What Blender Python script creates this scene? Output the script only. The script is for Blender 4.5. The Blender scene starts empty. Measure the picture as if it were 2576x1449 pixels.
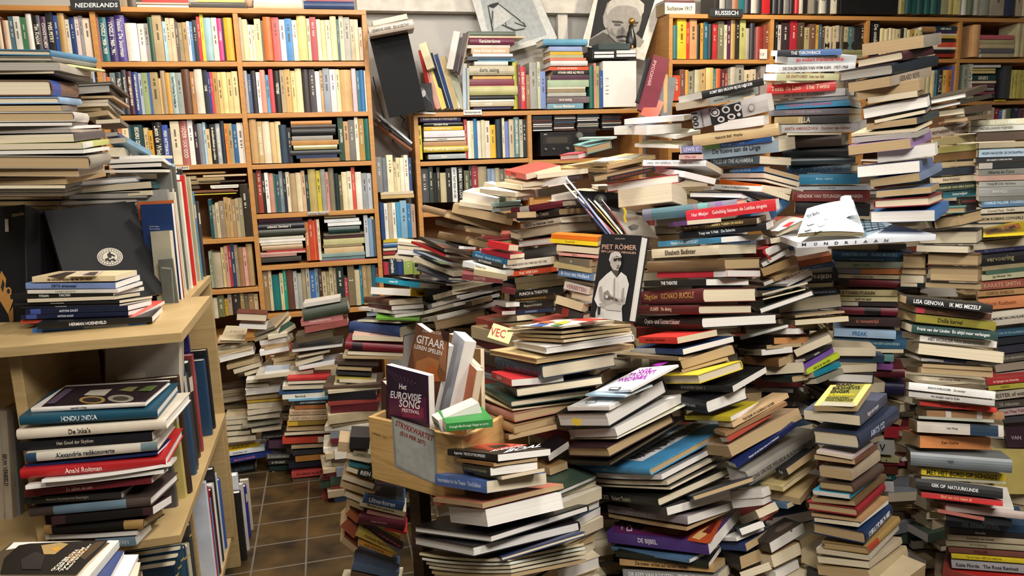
import bpy, math, random
from mathutils import Vector as V, Matrix, geometry
random.seed(7)
SC = bpy.context.scene
COL = SC.collection
# ------------------------------------------------------------------ camera, world, lights, exposure
F, CX, CY, EYE = 1860.0, 1288.0, 724.5, 1.5
PITCH, ROLL, RY = math.radians(10.5), math.radians(-1.85), math.radians(14)
CM = Matrix.Rotation(math.pi / 2 - PITCH, 3, 'X') @ Matrix.Rotation(ROLL, 3, 'Z')
CAM = V((0, 0, EYE))
cd = bpy.data.cameras.new('camera'); cd.sensor_width = 36; cd.lens = 36 * F / 2576; cd.clip_start = .05
co = bpy.data.objects.new('camera', cd); COL.objects.link(co)
co.matrix_world = Matrix.Translation(CAM) @ CM.to_4x4(); SC.camera = co
SC.view_settings.view_transform = 'Standard'; SC.view_settings.look = 'None'
SC.view_settings.gamma = 1; SC.view_settings.use_curve_mapping = False
SC.view_settings.exposure = -.2
w = bpy.data.worlds.new('world'); SC.world = w; w.use_nodes = True
w.node_tree.nodes['Background'].inputs[0].default_value = (1, .93, .85, 1)
w.node_tree.nodes['Background'].inputs[1].default_value = .05
def rm(a, b, z):  # room coordinates (a along the back wall, b towards it) to world
    return V((a * math.cos(RY) - b * math.sin(RY), a * math.sin(RY) + b * math.cos(RY), z))
def area(name, loc, size, power, col, target=None, spread=180):
    l = bpy.data.lights.new(name, 'AREA'); l.shape = 'DISK'; l.size = size; l.energy = power; l.color = col
    l.spread = math.radians(spread)
    o = bpy.data.objects.new(name, l); COL.objects.link(o); o.location = loc
    d = (V(target) if target else V((loc[0], loc[1], 0))) - V(loc)
    o.rotation_euler = d.to_track_quat('-Z', 'Y').to_euler(); return o
area('ceiling_lamp_center', V((.35, 2.35, 2.8)), .3, 60, (1, .96, .9))
area('fill_light_front', V((.5, .1, 2.8)), .9, 92, (1, .95, .88), (.5, 2.0, .7))  # unseen fill light added near the camera to brighten the book mountain
area('fill_light_side', V((1.7, .7, 2.8)), .6, 45, (1, .95, .88), (1.1, 2.0, .7))  # added fill from the front right, lifts the murky lower right piles
area('ceiling_lamp_left', V((-1.1, .6, 2.8)), .5, 15, (1, .94, .85), (-.9, 1.9, .7))
area('ceiling_lamp_shelf', rm(-.62, 3.35, 2.8), .16, 19, (1, .88, .7), rm(-.75, 4.1, 1.7))
area('ceiling_lamp_right', rm(2.3, 3.35, 2.8), .16, 24, (1, .87, .66), rm(2.4, 4.2, 1.8))
area('ceiling_lamp_wall', rm(.45, 3.1, 2.8), .16, 11, (1, .97, .92), rm(.6, 4.3, 1.6))
area('ceiling_lamp_aisle', rm(-.1, 2.7, 2.8), .2, 24, (1, .92, .8))
# ------------------------------------------------------------------ pixels to places
TILES = dict(A=(0, 0), B=(500, 0), C=(1000, 0), D=(1500, 0), E=(1876, 0), F=(0, 460), G=(0, 949), H=(450, 460),
             I=(450, 949), J=(900, 460), K=(900, 949), L=(1400, 460), M=(1400, 949), N=(1876, 460), O=(1876, 949), X=(0, 0))
S = 700 / 2029
def px(t, u, v):
    if t == 'X': return u, v
    o = TILES[t]; return o[0] + u * S, o[1] + v * S
def ray(x, y): return CM @ V(((x - CX) / F, -(y - CY) / F, -1))
def atY(x, y, Y):
    r = ray(x, y); return CAM + r * (Y / r.y)
def on_plane(x, y, p0, n):
    r = ray(x, y); return CAM + r * ((p0 - CAM).dot(n) / r.dot(n))
RA, RB = rm(1, 0, 0), rm(0, 1, 0); UP = V((0, 0, 1))
def onB(x, y, b): return on_plane(x, y, rm(0, b, 0), RB)
def onA(x, y, a): return on_plane(x, y, rm(a, 0, 0), RA)
def room(p): return V((p.dot(RA), p.dot(RB), p.z))
# ------------------------------------------------------------------ materials
def lin(h):
    if not isinstance(h, str): return h
    c = [int(h[i:i + 2], 16) / 255 for i in (0, 2, 4)]
    return tuple((x / 12.92 if x <= .04045 else ((x + .055) / 1.055) ** 2.4) for x in c)
def newmat(name):
    m = bpy.data.materials.new(name); m.use_nodes = True; nt = m.node_tree
    return m, nt, nt.nodes, nt.links, nt.nodes['Principled BSDF']
def mat_attr(name, rough, kind):
    m, nt, N, Lk, b = newmat(name)
    at = N.new('ShaderNodeAttribute'); at.attribute_name = 'Col'
    mix = N.new('ShaderNodeMixRGB'); mix.blend_type = 'MULTIPLY'
    Lk.new(at.outputs['Color'], mix.inputs[1]); Lk.new(mix.outputs[0], b.inputs['Base Color'])
    b.inputs['Roughness'].default_value = rough
    if kind == 'pages':
        a2 = N.new('ShaderNodeAttribute'); a2.attribute_name = 'pz'
        nz = N.new('ShaderNodeTexNoise'); nz.noise_dimensions = '1D'; nz.inputs['Scale'].default_value = 900; nz.inputs['Detail'].default_value = 3
        Lk.new(a2.outputs['Fac'], nz.inputs['W'])
        r = N.new('ShaderNodeValToRGB'); r.color_ramp.elements[0].position = .34; r.color_ramp.elements[0].color = (.6, .56, .5, 1)
        r.color_ramp.elements[1].position = .56; r.color_ramp.elements[1].color = (1, 1, 1, 1)
        Lk.new(nz.outputs['Fac'], r.inputs[0]); Lk.new(r.outputs[0], mix.inputs[2]); mix.inputs[0].default_value = .8
        bp = N.new('ShaderNodeBump'); bp.inputs['Strength'].default_value = .25; bp.inputs['Distance'].default_value = .001
        Lk.new(nz.outputs['Fac'], bp.inputs['Height']); Lk.new(bp.outputs[0], b.inputs['Normal'])
    else:
        g = N.new('ShaderNodeNewGeometry'); nz = N.new('ShaderNodeTexNoise'); nz.inputs['Scale'].default_value = 45 if kind == 'paper' else 14; nz.inputs['Detail'].default_value = 6
        Lk.new(g.outputs['Position'], nz.inputs['Vector'])
        r = N.new('ShaderNodeValToRGB'); r.color_ramp.elements[0].position = .3; r.color_ramp.elements[0].color = (.78, .76, .74, 1)
        r.color_ramp.elements[1].position = .62; r.color_ramp.elements[1].color = (1.04, 1.04, 1.04, 1)
        Lk.new(nz.outputs['Fac'], r.inputs[0]); Lk.new(r.outputs[0], mix.inputs[2]); mix.inputs[0].default_value = .7
        bp = N.new('ShaderNodeBump'); bp.inputs['Strength'].default_value = .12; bp.inputs['Distance'].default_value = .002
        Lk.new(nz.outputs['Fac'], bp.inputs['Height']); Lk.new(bp.outputs[0], b.inputs['Normal'])
    return m
M_COVER = mat_attr('printed_cover', .38, 'cover'); M_PAGES = mat_attr('paper_pages', .8, 'pages'); M_PAPER = mat_attr('matt_paper', .8, 'paper')
def mat_wood(name, c1, c2, scale=6, rough=.45, axis=(1, 1, 14)):
    m, nt, N, Lk, b = newmat(name)
    tc = N.new('ShaderNodeNewGeometry'); mp = N.new('ShaderNodeMapping'); mp.inputs['Scale'].default_value = axis
    mp.inputs['Rotation'].default_value = (0, 0, -RY)
    nz = N.new('ShaderNodeTexNoise'); nz.inputs['Scale'].default_value = scale; nz.inputs['Detail'].default_value = 8; nz.inputs['Distortion'].default_value = .6
    r = N.new('ShaderNodeValToRGB'); r.color_ramp.elements[0].color = lin(c1) + (1,); r.color_ramp.elements[1].color = lin(c2) + (1,)
    r.color_ramp.elements[0].position = .3; r.color_ramp.elements[1].position = .7
    Lk.new(tc.outputs['Position'], mp.inputs[0]); Lk.new(mp.outputs[0], nz.inputs['Vector']); Lk.new(nz.outputs['Fac'], r.inputs[0]); Lk.new(r.outputs[0], b.inputs['Base Color'])
    b.inputs['Roughness'].default_value = rough; return m
M_BEECH = mat_wood('beech_veneer', 'a8743c', 'b8854a'); M_PINE = mat_wood('pale_birch_veneer', 'a08558', 'b2986a')
M_DRAWER = mat_wood('pine_drawer_wood', 'b08a50', 'd0ac70', 9); M_DARK = mat_wood('dark_stained_wood', '2c2018', '4a3626')
def mat_flat(name, c, rough=.6, metal=0, noise=.1, scale=20):
    m, nt, N, Lk, b = newmat(name)
    g = N.new('ShaderNodeNewGeometry'); nz = N.new('ShaderNodeTexNoise'); nz.inputs['Scale'].default_value = scale; nz.inputs['Detail'].default_value = 5
    Lk.new(g.outputs['Position'], nz.inputs['Vector'])
    r = N.new('ShaderNodeValToRGB'); l = lin(c)
    r.color_ramp.elements[0].color = tuple(x * (1 - noise) for x in l) + (1,); r.color_ramp.elements[1].color = tuple(min(1, x * (1 + noise)) for x in l) + (1,)
    r.color_ramp.elements[0].position = .35; r.color_ramp.elements[1].position = .65
    Lk.new(nz.outputs['Fac'], r.inputs[0]); Lk.new(r.outputs[0], b.inputs['Base Color'])
    b.inputs['Roughness'].default_value = rough; b.inputs['Metallic'].default_value = metal; return m
M_WALL = mat_flat('painted_plaster', 'b0aca6', .8, 0, .05, 3); M_CEIL = mat_flat('ceiling_paint', 'c8c2b8', .9)
M_BLACK = mat_flat('black_plastic', '141416', .35); M_CLOTH = mat_flat('black_speaker_cloth', '101012', .95, 0, .5, 400)
M_GREYM = mat_flat('grey_enamelled_steel', '6c7068', .4, .4); M_SIGN = mat_flat('blackboard', '1c1e22', .8, 0, .3, 30)
M_BRASS = mat_flat('gilded_metal', 'b08848', .3, .8); M_GLASSY = mat_flat('dark_display_glass', '2c2620', .1, 0, .3)
M_BACKBOARD = mat_flat('brown_backboard', '6c4c2c', .8); M_CERAM = mat_flat('glazed_ceramic', 'c8b8a8', .3)  # backboard is one even brown
def mat_floor():
    m, nt, N, Lk, b = newmat('quarry_tile_floor')
    g = N.new('ShaderNodeNewGeometry'); mp = N.new('ShaderNodeMapping')
    # tile grid: 0.208 x 0.172 m, rows parallel to the back wall
    mp.inputs['Rotation'].default_value = (0, 0, -RY)
    p = TILE_O; mp.vector_type = 'POINT'
    Lk.new(g.outputs['Position'], mp.inputs[0])
    sub = N.new('ShaderNodeVectorMath'); sub.operation = 'SUBTRACT'; sub.inputs[1].default_value = (p[0], p[1], 0); Lk.new(mp.outputs[0], sub.inputs[0])
    br = N.new('ShaderNodeTexBrick'); br.offset = 0; br.squash = 1
    br.inputs['Scale'].default_value = 1; br.inputs['Brick Width'].default_value = TILE_W; br.inputs['Row Height'].default_value = TILE_H
    br.inputs['Mortar Size'].default_value = .0042; br.inputs['Mortar Smooth'].default_value = .3
    br.inputs['Color1'].default_value = (1, 1, 1, 1); br.inputs['Color2'].default_value = (.6, .6, .6, 1); br.inputs['Mortar'].default_value = (1, 1, 1, 1)
    Lk.new(sub.outputs[0], br.inputs[0])
    nz = N.new('ShaderNodeTexNoise'); nz.inputs['Scale'].default_value = 7; nz.inputs['Detail'].default_value = 9; Lk.new(g.outputs['Position'], nz.inputs['Vector'])
    r = N.new('ShaderNodeValToRGB'); r.color_ramp.elements[0].color = lin('20170d') + (1,); r.color_ramp.elements[1].color = lin('5e4622') + (1,)
    r.color_ramp.elements[0].position = .32; r.color_ramp.elements[1].position = .72; Lk.new(nz.outputs['Fac'], r.inputs[0])
    mx = N.new('ShaderNodeMixRGB'); mx.blend_type = 'MULTIPLY'; mx.inputs[0].default_value = .5; Lk.new(r.outputs[0], mx.inputs[1]); Lk.new(br.outputs['Color'], mx.inputs[2])
    m2 = N.new('ShaderNodeMixRGB'); Lk.new(br.outputs['Fac'], m2.inputs[0]); Lk.new(mx.outputs[0], m2.inputs[1]); m2.inputs[2].default_value = lin('6a6258') + (1,)
    Lk.new(m2.outputs[0], b.inputs['Base Color']); b.inputs['Roughness'].default_value = .42
    bp = N.new('ShaderNodeBump'); bp.invert = True; bp.inputs['Strength'].default_value = .5; bp.inputs['Distance'].default_value = .004
    Lk.new(br.outputs['Fac'], bp.inputs['Height']); Lk.new(bp.outputs[0], b.inputs['Normal'])
    return m
# ------------------------------------------------------------------ mesh builder
class MB:
    def __init__(s): s.v = []; s.f = []; s.c = []; s.m = []; s.z = []
    def add(s, vs, fs, col, mi=0, pz=None):
        k = len(s.v); s.v.extend(vs); s.z.extend(pz if pz else [0.0] * len(vs))
        col = lin(col)
        for f in fs: s.f.append([k + i for i in f]); s.c.append(col); s.m.append(mi)
    def box(s, o, ax, ay, az, lx, ly, lz, col, mi=0):
        vs = [o + ax * (lx * i) + ay * (ly * j) + az * (lz * k) for k in (0, 1) for j in (0, 1) for i in (0, 1)]
        s.add(vs, [(0, 2, 3, 1), (4, 5, 7, 6), (0, 1, 5, 4), (2, 6, 7, 3), (0, 4, 6, 2), (1, 3, 7, 5)], col, mi)
    def tube(s, pts, r, col='141414', n=8, mi=0):
        vs = []; fs = []
        rs = r if isinstance(r, (list, tuple)) else [r] * len(pts)
        for i, p in enumerate(pts):
            d = (pts[min(i + 1, len(pts) - 1)] - pts[max(i - 1, 0)]).normalized()
            a = d.cross(V((.3, .2, 1)) if abs(d.z) < .9 else V((1, .1, 0))).normalized(); b2 = d.cross(a)
            vs += [p + (a * math.cos(2 * math.pi * k / n) + b2 * math.sin(2 * math.pi * k / n)) * rs[i] for k in range(n)]
        for i in range(len(pts) - 1):
            for k in range(n): fs.append((i * n + k, i * n + (k + 1) % n, (i + 1) * n + (k + 1) % n, (i + 1) * n + k))
        fs.append(tuple(range(n))[::-1]); fs.append(tuple((len(pts) - 1) * n + k for k in range(n)))
        s.add(vs, fs, col, mi)
    def build(s, name, mats, parent=None, smooth=False, bevel=0):
        me = bpy.data.meshes.new(name); me.from_pydata([tuple(p) for p in s.v], [], s.f)
        for m in (mats if isinstance(mats, (list, tuple)) else [mats]): me.materials.append(m)
        me.polygons.foreach_set('material_index', s.m)
        at = me.color_attributes.new('Col', 'FLOAT_COLOR', 'CORNER')
        buf = []
        for f, c in zip(s.f, s.c): buf.extend(tuple(c) + (1.0,) if len(c) == 3 else c) if False else buf.extend((c[0], c[1], c[2], 1.0) * len(f))
        at.data.foreach_set('color', buf)
        a2 = me.attributes.new('pz', 'FLOAT', 'POINT'); a2.data.foreach_set('value', s.z)
        if smooth: me.polygons.foreach_set('use_smooth', [True] * len(s.f))
        me.update()
        o = bpy.data.objects.new(name, me); COL.objects.link(o)
        if bevel:
            b = o.modifiers.new('bevel', 'BEVEL'); b.width = bevel; b.segments = 2; b.limit_method = 'ANGLE'
        if parent:
            o.parent = parent; o.matrix_parent_inverse = parent.matrix_basis.inverted()
        return o
def tag(o, label=None, cat=None, group=None, kind=None):
    if label: o['label'] = label
    if cat: o['category'] = cat
    if group: o['group'] = group
    if kind: o['kind'] = kind
    return o
def empty(name, loc, label, cat, group=None):
    o = bpy.data.objects.new(name, None); COL.objects.link(o); o.location = loc; o.empty_display_size = .05
    return tag(o, label, cat, group)
# ------------------------------------------------------------------ lettering
_tc = {}
def text_geo(t, bold=True):
    if (t, bold) in _tc: return _tc[(t, bold)]
    cu = bpy.data.curves.new('lettering', 'FONT'); cu.body = t; cu.size = 1; cu.resolution_u = 2; cu.offset = .018 if bold else 0
    ob = bpy.data.objects.new('lettering', cu)
    me = ob.to_mesh()
    vs = [(p.co.x, p.co.y) for p in me.vertices]; fs = [tuple(p.vertices) for p in me.polygons]
    ob.to_mesh_clear(); bpy.data.objects.remove(ob); bpy.data.curves.remove(cu)
    if vs:
        x0 = min(a for a, b in vs); x1 = max(a for a, b in vs); y0 = min(b for a, b in vs); y1 = max(b for a, b in vs)
        vs = [((a - x0) / (x1 - x0 + 1e-6), (b - y0) / (y1 - y0 + 1e-6)) for a, b in vs]
        asp = (x1 - x0) / max(.05, y1 - y0)
    else: asp = 1
    _tc[(t, bold)] = (vs, fs, asp); return _tc[(t, bold)]
def art(mb, items, tile, p0, n, mi=0, lim=0):
    """flat print on the plane (p0, n); points are read off the photograph and stood on that plane"""
    n = n.normalized()
    if n.dot(CAM - p0) < 0: n = -n
    for k, it in enumerate(items):
        if lim:
            q = it[2].split()[0] if it[0] == 'P' else ('%f,%f' % it[2][:2] if it[0] == 'E' else it[3])
            if any((on_plane(*px(tile, *map(float, w_.split(','))), p0, n) - p0).length > lim for w_ in (it[2].split() if it[0] == 'P' else [q])): continue
        off = n * (.0006 + .00035 * k)
        if it[0] == 'P':
            pts = [on_plane(*px(tile, *map(float, q.split(','))), p0 + off, n) for q in it[2].split()]
            tr = geometry.tessellate_polygon([pts])
            mb.add(pts, tr, it[1], mi)
        elif it[0] == 'E':
            cu, cv, ru, rv = it[2]
            pts = [on_plane(*px(tile, cu + ru * math.cos(a * math.pi / 14), cv + rv * math.sin(a * math.pi / 14)), p0 + off, n) for a in range(28)]
            mb.add(pts, [tuple(range(28))], it[1], mi)
        else:
            _, col, tx, a, b, c = it
            A, B, C_ = (on_plane(*px(tile, *map(float, q.split(','))), p0 + off, n) for q in (a, b, c))
            vs, fs, asp = text_geo(tx)
            mb.add([A + (B - A) * x + (C_ - A) * y for x, y in vs], fs, col, mi)
# ------------------------------------------------------------------ books
PG = dict(w='e6e2dc', c='d8cbb0', t='b39a72', g='a8a49c', o='c88c54')
def book_geo(mc, mp, o, X, Y, Z, L, W, T, cover, pages='c', hard=False, title=None, tcol='e8e8e8', upside=False,
             nx=1, bend=0.0, bend2=0.0, detail=True, cm=0, pm=1, top=None, bands=None, tsc=1.0):
    def bz(x, y): return bend * ((2 * x / L - 1) ** 2) + bend2 * (y / W) ** 2
    def P(x, y, z): return o + X * x + Y * y + Z * (z + bz(x, y))
    c = .0026 if hard else .0006
    if T < .006: c = min(c, T * .2)
    ov = .003 if hard else 0
    arcn = (5 if hard else 3) if detail else 1
    bul = (.16 * T if hard else .03 * T) if detail else 0
    bul = min(bul, .009)
    # ribbon: top board fore-edge -> spine -> bottom board fore-edge
    out = [(W, T), (W * .5, T)]; inn = [(W, T - c), (W * .5, T - c)]
    for i in range(arcn + 1):
        a = i / arcn; z = T * (1 - a); yb = -bul * (1 - (2 * a - 1) ** 2)
        out.append((yb, z)); inn.append((yb + max(c, .0012), min(T - c, max(c, z))))
    out += [(W * .5, 0), (W, 0)]; inn += [(W * .5, c), (W, c)]
    m = len(out); vs = []; fs = []
    for i in range(nx + 1):
        x = L * i / nx
        vs += [P(x, y, z) for y, z in out]; vs += [P(x, y, z) for y, z in inn]
    st = 2 * m
    topf = []
    for i in range(nx):
        a, b = i * st, (i + 1) * st
        for j in range(m - 1):
            q = (a + j, b + j, b + j + 1, a + j + 1)
            (topf if (top and j < 2) else fs).append(q)
            fs.append((a + m + j, a + m + j + 1, b + m + j + 1, b + m + j))
        fs.append((a, a + m, b + m, b)); fs.append((a + m - 1, b + m - 1, b + 2 * m - 1, a + 2 * m - 1))
    for a, flip in ((0, 0), (nx * st, 1)):
        for j in range(m - 1):
            q = (a + j, a + j + 1, a + m + j + 1, a + m + j); fs.append(q[::-1] if flip else q)
    mc.add(vs, fs, cover, cm)
    if topf: mc.add(vs, topf, top, cm)
    # page block
    fc = (.05 * min(T, .05) if (hard and detail) else 0)
    prof = [(.001, c), (W - ov, c), (W - ov - fc * 1.0, T / 2), (W - ov, T - c), (.001, T - c)] if fc else [(.001, c), (W - ov, c), (W - ov, T - c), (.001, T - c)]
    k = len(prof); vs = []; pz = []; r0 = random.random() * 50
    for i in range(nx + 1):
        x = ov + (L - 2 * ov) * i / nx
        for y, z in prof: vs.append(P(x, y, z)); pz.append(r0 + z)
    fs = []
    for i in range(nx):
        for j in range(k): fs.append((i * k + j, i * k + (j + 1) % k, (i + 1) * k + (j + 1) % k, (i + 1) * k + j))
    fs.append(tuple(range(k))[::-1]); fs.append(tuple(nx * k + j for j in range(k)))
    pc = lin(PG.get(pages, pages)); g = random.uniform(.88, 1.06); mp.add(vs, fs, tuple(min(.95, x * g) for x in pc), pm, pz)
    def sp(x, z, e): # spine surface
        a = 1 - z / T; return P(x, -bul * (1 - (2 * a - 1) ** 2) - e, z)
    if bands:
        for x0, x1, col in bands:
            vs = []; fs = []
            for q in range(arcn + 1):
                z = T * (.002 + .996 * q / arcn)
                vs += [sp(L * x0, z, .0004), sp(L * x1, z, .0004)]
            for q in range(arcn): fs.append((2 * q, 2 * q + 1, 2 * q + 3, 2 * q + 2))
            mc.add(vs, fs, col, cm)
    if title:
        tvs, tfs, asp = text_geo(title)
        h = T * .54 * tsc; ln = h * asp * .78
        if ln > L * .84: h2 = L * .84 / (asp * .78); ln = L * .84; h = max(h2, h * .6)
        x0 = max((L - ln) / 2 * .8, L * .06); z0 = (T - h) / 2
        pts = []
        for x, y in tvs:
            if upside: xx, zz = x0 + ln * (1 - x), z0 + h * (1 - y)
            else: xx, zz = x0 + ln * x, z0 + h * y
            pts.append(sp(xx, zz, .0008))
        mc.add(pts, tfs, tcol, cm)
def solve(P2, r1, r3, shortleft, amin=-125, amax=25, ratio=1.45, ts1=0, ts2=0):
    best = None
    def hit(d, r):
        # CAM + r*s = P2 + d*t in the plan view
        det = r.x * (-d.y) + d.x * r.y
        if abs(det) < 1e-7: return None
        qx, qy = P2.x - CAM.x, P2.y - CAM.y
        s = (qx * (-d.y) + d.x * qy) / det; t = (r.x * qy - r.y * qx) / det
        return t, CAM.z + r.z * s
    for k in range(amin, amax + 1):
        a = math.radians(k); d1 = V((-math.cos(a), -math.sin(a), 0)); h1 = hit(d1, r1)
        if not h1 or h1[0] < .02 or h1[0] > .62: continue
        s1 = (h1[1] - P2.z) / h1[0]; dl = 0.0; h2 = None
        for _ in range(4):
            h2 = hit(V((-math.sin(a + dl), math.cos(a + dl), 0)), r3)
            if not h2 or h2[0] < .01: h2 = None; break
            s2 = (h2[1] - P2.z) / h2[0]; dl = -math.asin(max(-.6, min(.6, s1 * s2)))
        if not h2 or h2[0] < .02 or h2[0] > .62 or abs(s1) > 1.1 or abs(s2) > 1.1: continue
        q = h1[0] / h2[0] if not shortleft else h2[0] / h1[0]
        cost = math.log(q / ratio) ** 2 + 8 * (s1 * s1 + s2 * s2) + .6 * math.log(max(h1[0], h2[0]) / .225) ** 2 + 10 * (s1 * s2) ** 2
        if best is None or cost < best[0]: best = (cost, a, h1[0], h2[0], s1, s2, dl)
    return best
N_SPECIAL = 38
M_PAPER_W = mat_flat('white_card', 'dcdcd8', .7)
# ------------------------------------------------------------------ piles, read off the photograph
# each line: left end, near corner, (right end), thickness, spine side, cover, pages, flags |lettering|colour
PILES = []
def pile(tile, Y, phrase, txt, cat='book', floor=0.0): PILES.append((tile, Y, phrase, [l for l in txt.strip().split('\n') if l.strip()], cat, floor))
pile('A', 1.75, 'the tall art-book stack at the far left', '''
-300,375 365,385 703,440 42 R 4a7c9c c h
-300,425 380,428 700,475 32 R 77756c c h
-200,455 320,445 765,515 14 R d8d8a0 c
-300,490 435,490 680,545 55 R a09a8c g
-300,530 395,520 680,590 36 R 3c3a34 c
-300,640 365,640 560,660 110 R 7a5a48 c h k=0-.3-2c4c9c
-300,735 425,730 590,745 50 R 7f9fbf c h
-300,790 450,785 560,790 40 R 6d675f t
-300,855 535,850 640,860 72 R b8b4ae t h
-300,912 530,905 640,900 24 R 5a5450 w
-300,940 515,930 738,920 22 R e0dcd8 g
-300,968 520,955 740,950 22 R a89c8c g
-300,1020 540,1000 765,975 60 R 4a454c c
-300,1072 600,1060 795,1030 42 R b8bc70 c k=0-.35-d8d8d0
-100,1115 610,1105 800,1080 26 R d8d8d0 w b=.004
-300,1180 650,1185 795,1150 92 R 8a8478 t h
-300,1255 570,1260 760,1220 66 R c4b49c t
-300,1325 480,1315 770,1260 55 R b09468 t
-300,1365 480,1362 600,1330 26 R 4a4238 c
-300,1392 475,1390 600,1360 24 R 3c3830 t h
-300,1420 470,1418 600,1390 26 R 4c443c t h
''')
pile('F', 2.1, 'the dim stack behind the black emblem book', '''
-300,110 455,105 600,80 36 R 3c342c t h
-300,150 440,148 600,120 34 R 2c2824 t
-300,182 420,180 600,150 28 R 5c5040 t
-300,222 400,215 600,190 42 R 4c443c t
-300,275 400,270 600,240 50 R 6c6050 t
-300,335 400,330 600,300 52 R 5c5448 t
-300,398 400,392 600,360 56 R 6c6456 t
-300,458 400,450 600,420 50 R 7c7464 c
-300,530 400,515 600,490 70 R 8c8474 c
''', floor=-2)
pile('A', 2.15, 'the second pile behind the art-book stack', '''
560,620 820,605 940,700 24 R 34302c g h
560,662 800,645 900,740 50 R 1c1c1c g
590,710 825,705 945,780 18 R a08468 t
590,745 790,735 905,825 22 R 8c9094 c
560,768 790,760 880,850 24 R b0a48c c
560,798 735,795 850,850 28 R 9c8c74 t
630,840 790,820 885,905 36 R a89878 t
700,890 880,880 935,920 30 R 5c5850 c
770,985 860,975 930,1020 30 R 3a4a6c g
800,1030 925,1020 1105,1120 40 R 6c8ca4 c
790,1110 905,1108 950,1130 66 R b4b0a4 c
870,1150 1100,1142 1258,1145 22 R d0ccb8 w
770,1178 1190,1162 1270,1220 28 R e0e0dc w
800,1215 1180,1200 1280,1230 30 R 2c2c2c w
770,1250 1200,1245 1290,1250 20 R e0d8c4 w
785,1288 1000,1280 1310,1290 42 R d8d4cc w
490,1342 1005,1305 1100,1320 42 R 8c94a0 w h
480,1390 1105,1345 1320,1360 50 R 2c5054 c
480,1430 1100,1408 1340,1425 34 R c4b89c c
''', floor=-2)
pile('F', 2.15, 'the flat grey books above the black emblem book', '''
490,100 1075,88 1240,110 50 R 3c3c38 g h
430,152 1000,125 1150,150 26 R 6c6c64 g
''', floor=-2)
pile('F', 1.78, 'the art-book pile on the upper pale shelf', '''
235,705 840,697 998,655 42 L d8c49c c A=schilder |de schilderkunst van de 20e eeuw|3a2c1c
187,752 842,750 1020,690 44 L 7488b8 w |ORTA drinkwater|10182c
200,795 858,788 1040,730 28 L d0ccc4 w |PHOEBUS FOCUS XIV|9c9488
75,832 825,807 1050,770 34 L 1a1a18 w |TITIAAN              TASCHEN|d8d8d0
200,860 835,838 1020,810 26 l d8cfb8 c
100,884 870,868 1110,832 22 L 1c1c1c c |Europese beeldhouwkunst|c8c8c0
150,906 870,894 1105,852 18 L 24242c c |Europese beeldhouwkunst|c8c8c0
185,942 932,914 1105,872 40 L 141c34 w k=.05-.15-3c4c8c |ANTONI GAUDÍ|d8d8e0
150,980 935,953 1120,905 34 L 141c34 w k=.05-.15-3c4c8c |ANTONI GAUDÍ|d8d8e0
150,1015 980,990 1200,870 26 L c84c40 w |SPIRIT FACES|8c2820
271,1046 1110,996 1185,920 44 L 111111 w |HERMAN HOENEVELD|f0f0f0
235,1092 1060,1042 1180,950 44 L 3870b0 w k=.45-.85-b8c0c8
''', floor=-2)
pile('G', 1.62, 'the art-book pile on the lower pale shelf', '''
228,240 1060,195 1240,35 36 L e8e0d8 w h A=praag |Jugendstil in Praag|14141c
145,318 1150,262 1305,70 72 L 1c4c60 w h |HINDU INDIA|e8f0f0
125,420 1215,342 1390,140 78 L e0d4c0 w h |De Inka's|2c2420
120,510 1110,430 1270,300 66 L 16161a w |Het Goud der Skythen|b0a898 u
190,588 1150,500 1275,335 72 L ccc4b4 w h k=0-.08-24405c k=.87-1-6c8084 |Alexandrie redécouverte|2c3444 u
186,652 1150,560 1280,430 20 L 16204c w
150,708 1210,618 1335,400 76 L ac1c20 w h |Anahí Roitman|f0d8d0 u
305,772 1250,648 1290,600 26 l d8d4cc w b=.004
185,808 1195,690 1260,610 32 L e8e4dc w
185,850 1105,752 1225,660 50 L 6c1c24 w |So sahen sie uns|d8b8a8
175,905 885,858 990,800 52 L 28241f w |Museum Boymans-van Beuningen|8c8478
215,985 1100,905 1300,720 74 L 4c403c w h k=.2-.8-6c8494
375,1050 1115,975 1250,890 66 L 3a2024 w k=.14-.9-14110f
325,1112 1050,1068 1200,970 76 L 141210 t h k=0-.08-8c6c3c k=.8-1-a0804c
330,1172 1000,1140 1190,960 40 l 8c8880 w
700,1212 990,1196 1100,1080 76 L 6c8494 w |KUNST VAN|b8c4c8
''', floor=-2)
pile('G', 1.25, 'the picture-book pile in the bottom left corner', '''
-220,1452 555,1448 800,1222 42 l 4c4030 c A=schilderij
-200,1515 640,1495 870,1215 72 l d8d4cc w
-100,1580 760,1560 905,1290 60 L 2c3c6c w
-50,1640 870,1600 1010,1310 50 L e0dcd8 w
0,1700 960,1660 1022,1370 60 l c8bca8 c
''')
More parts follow.
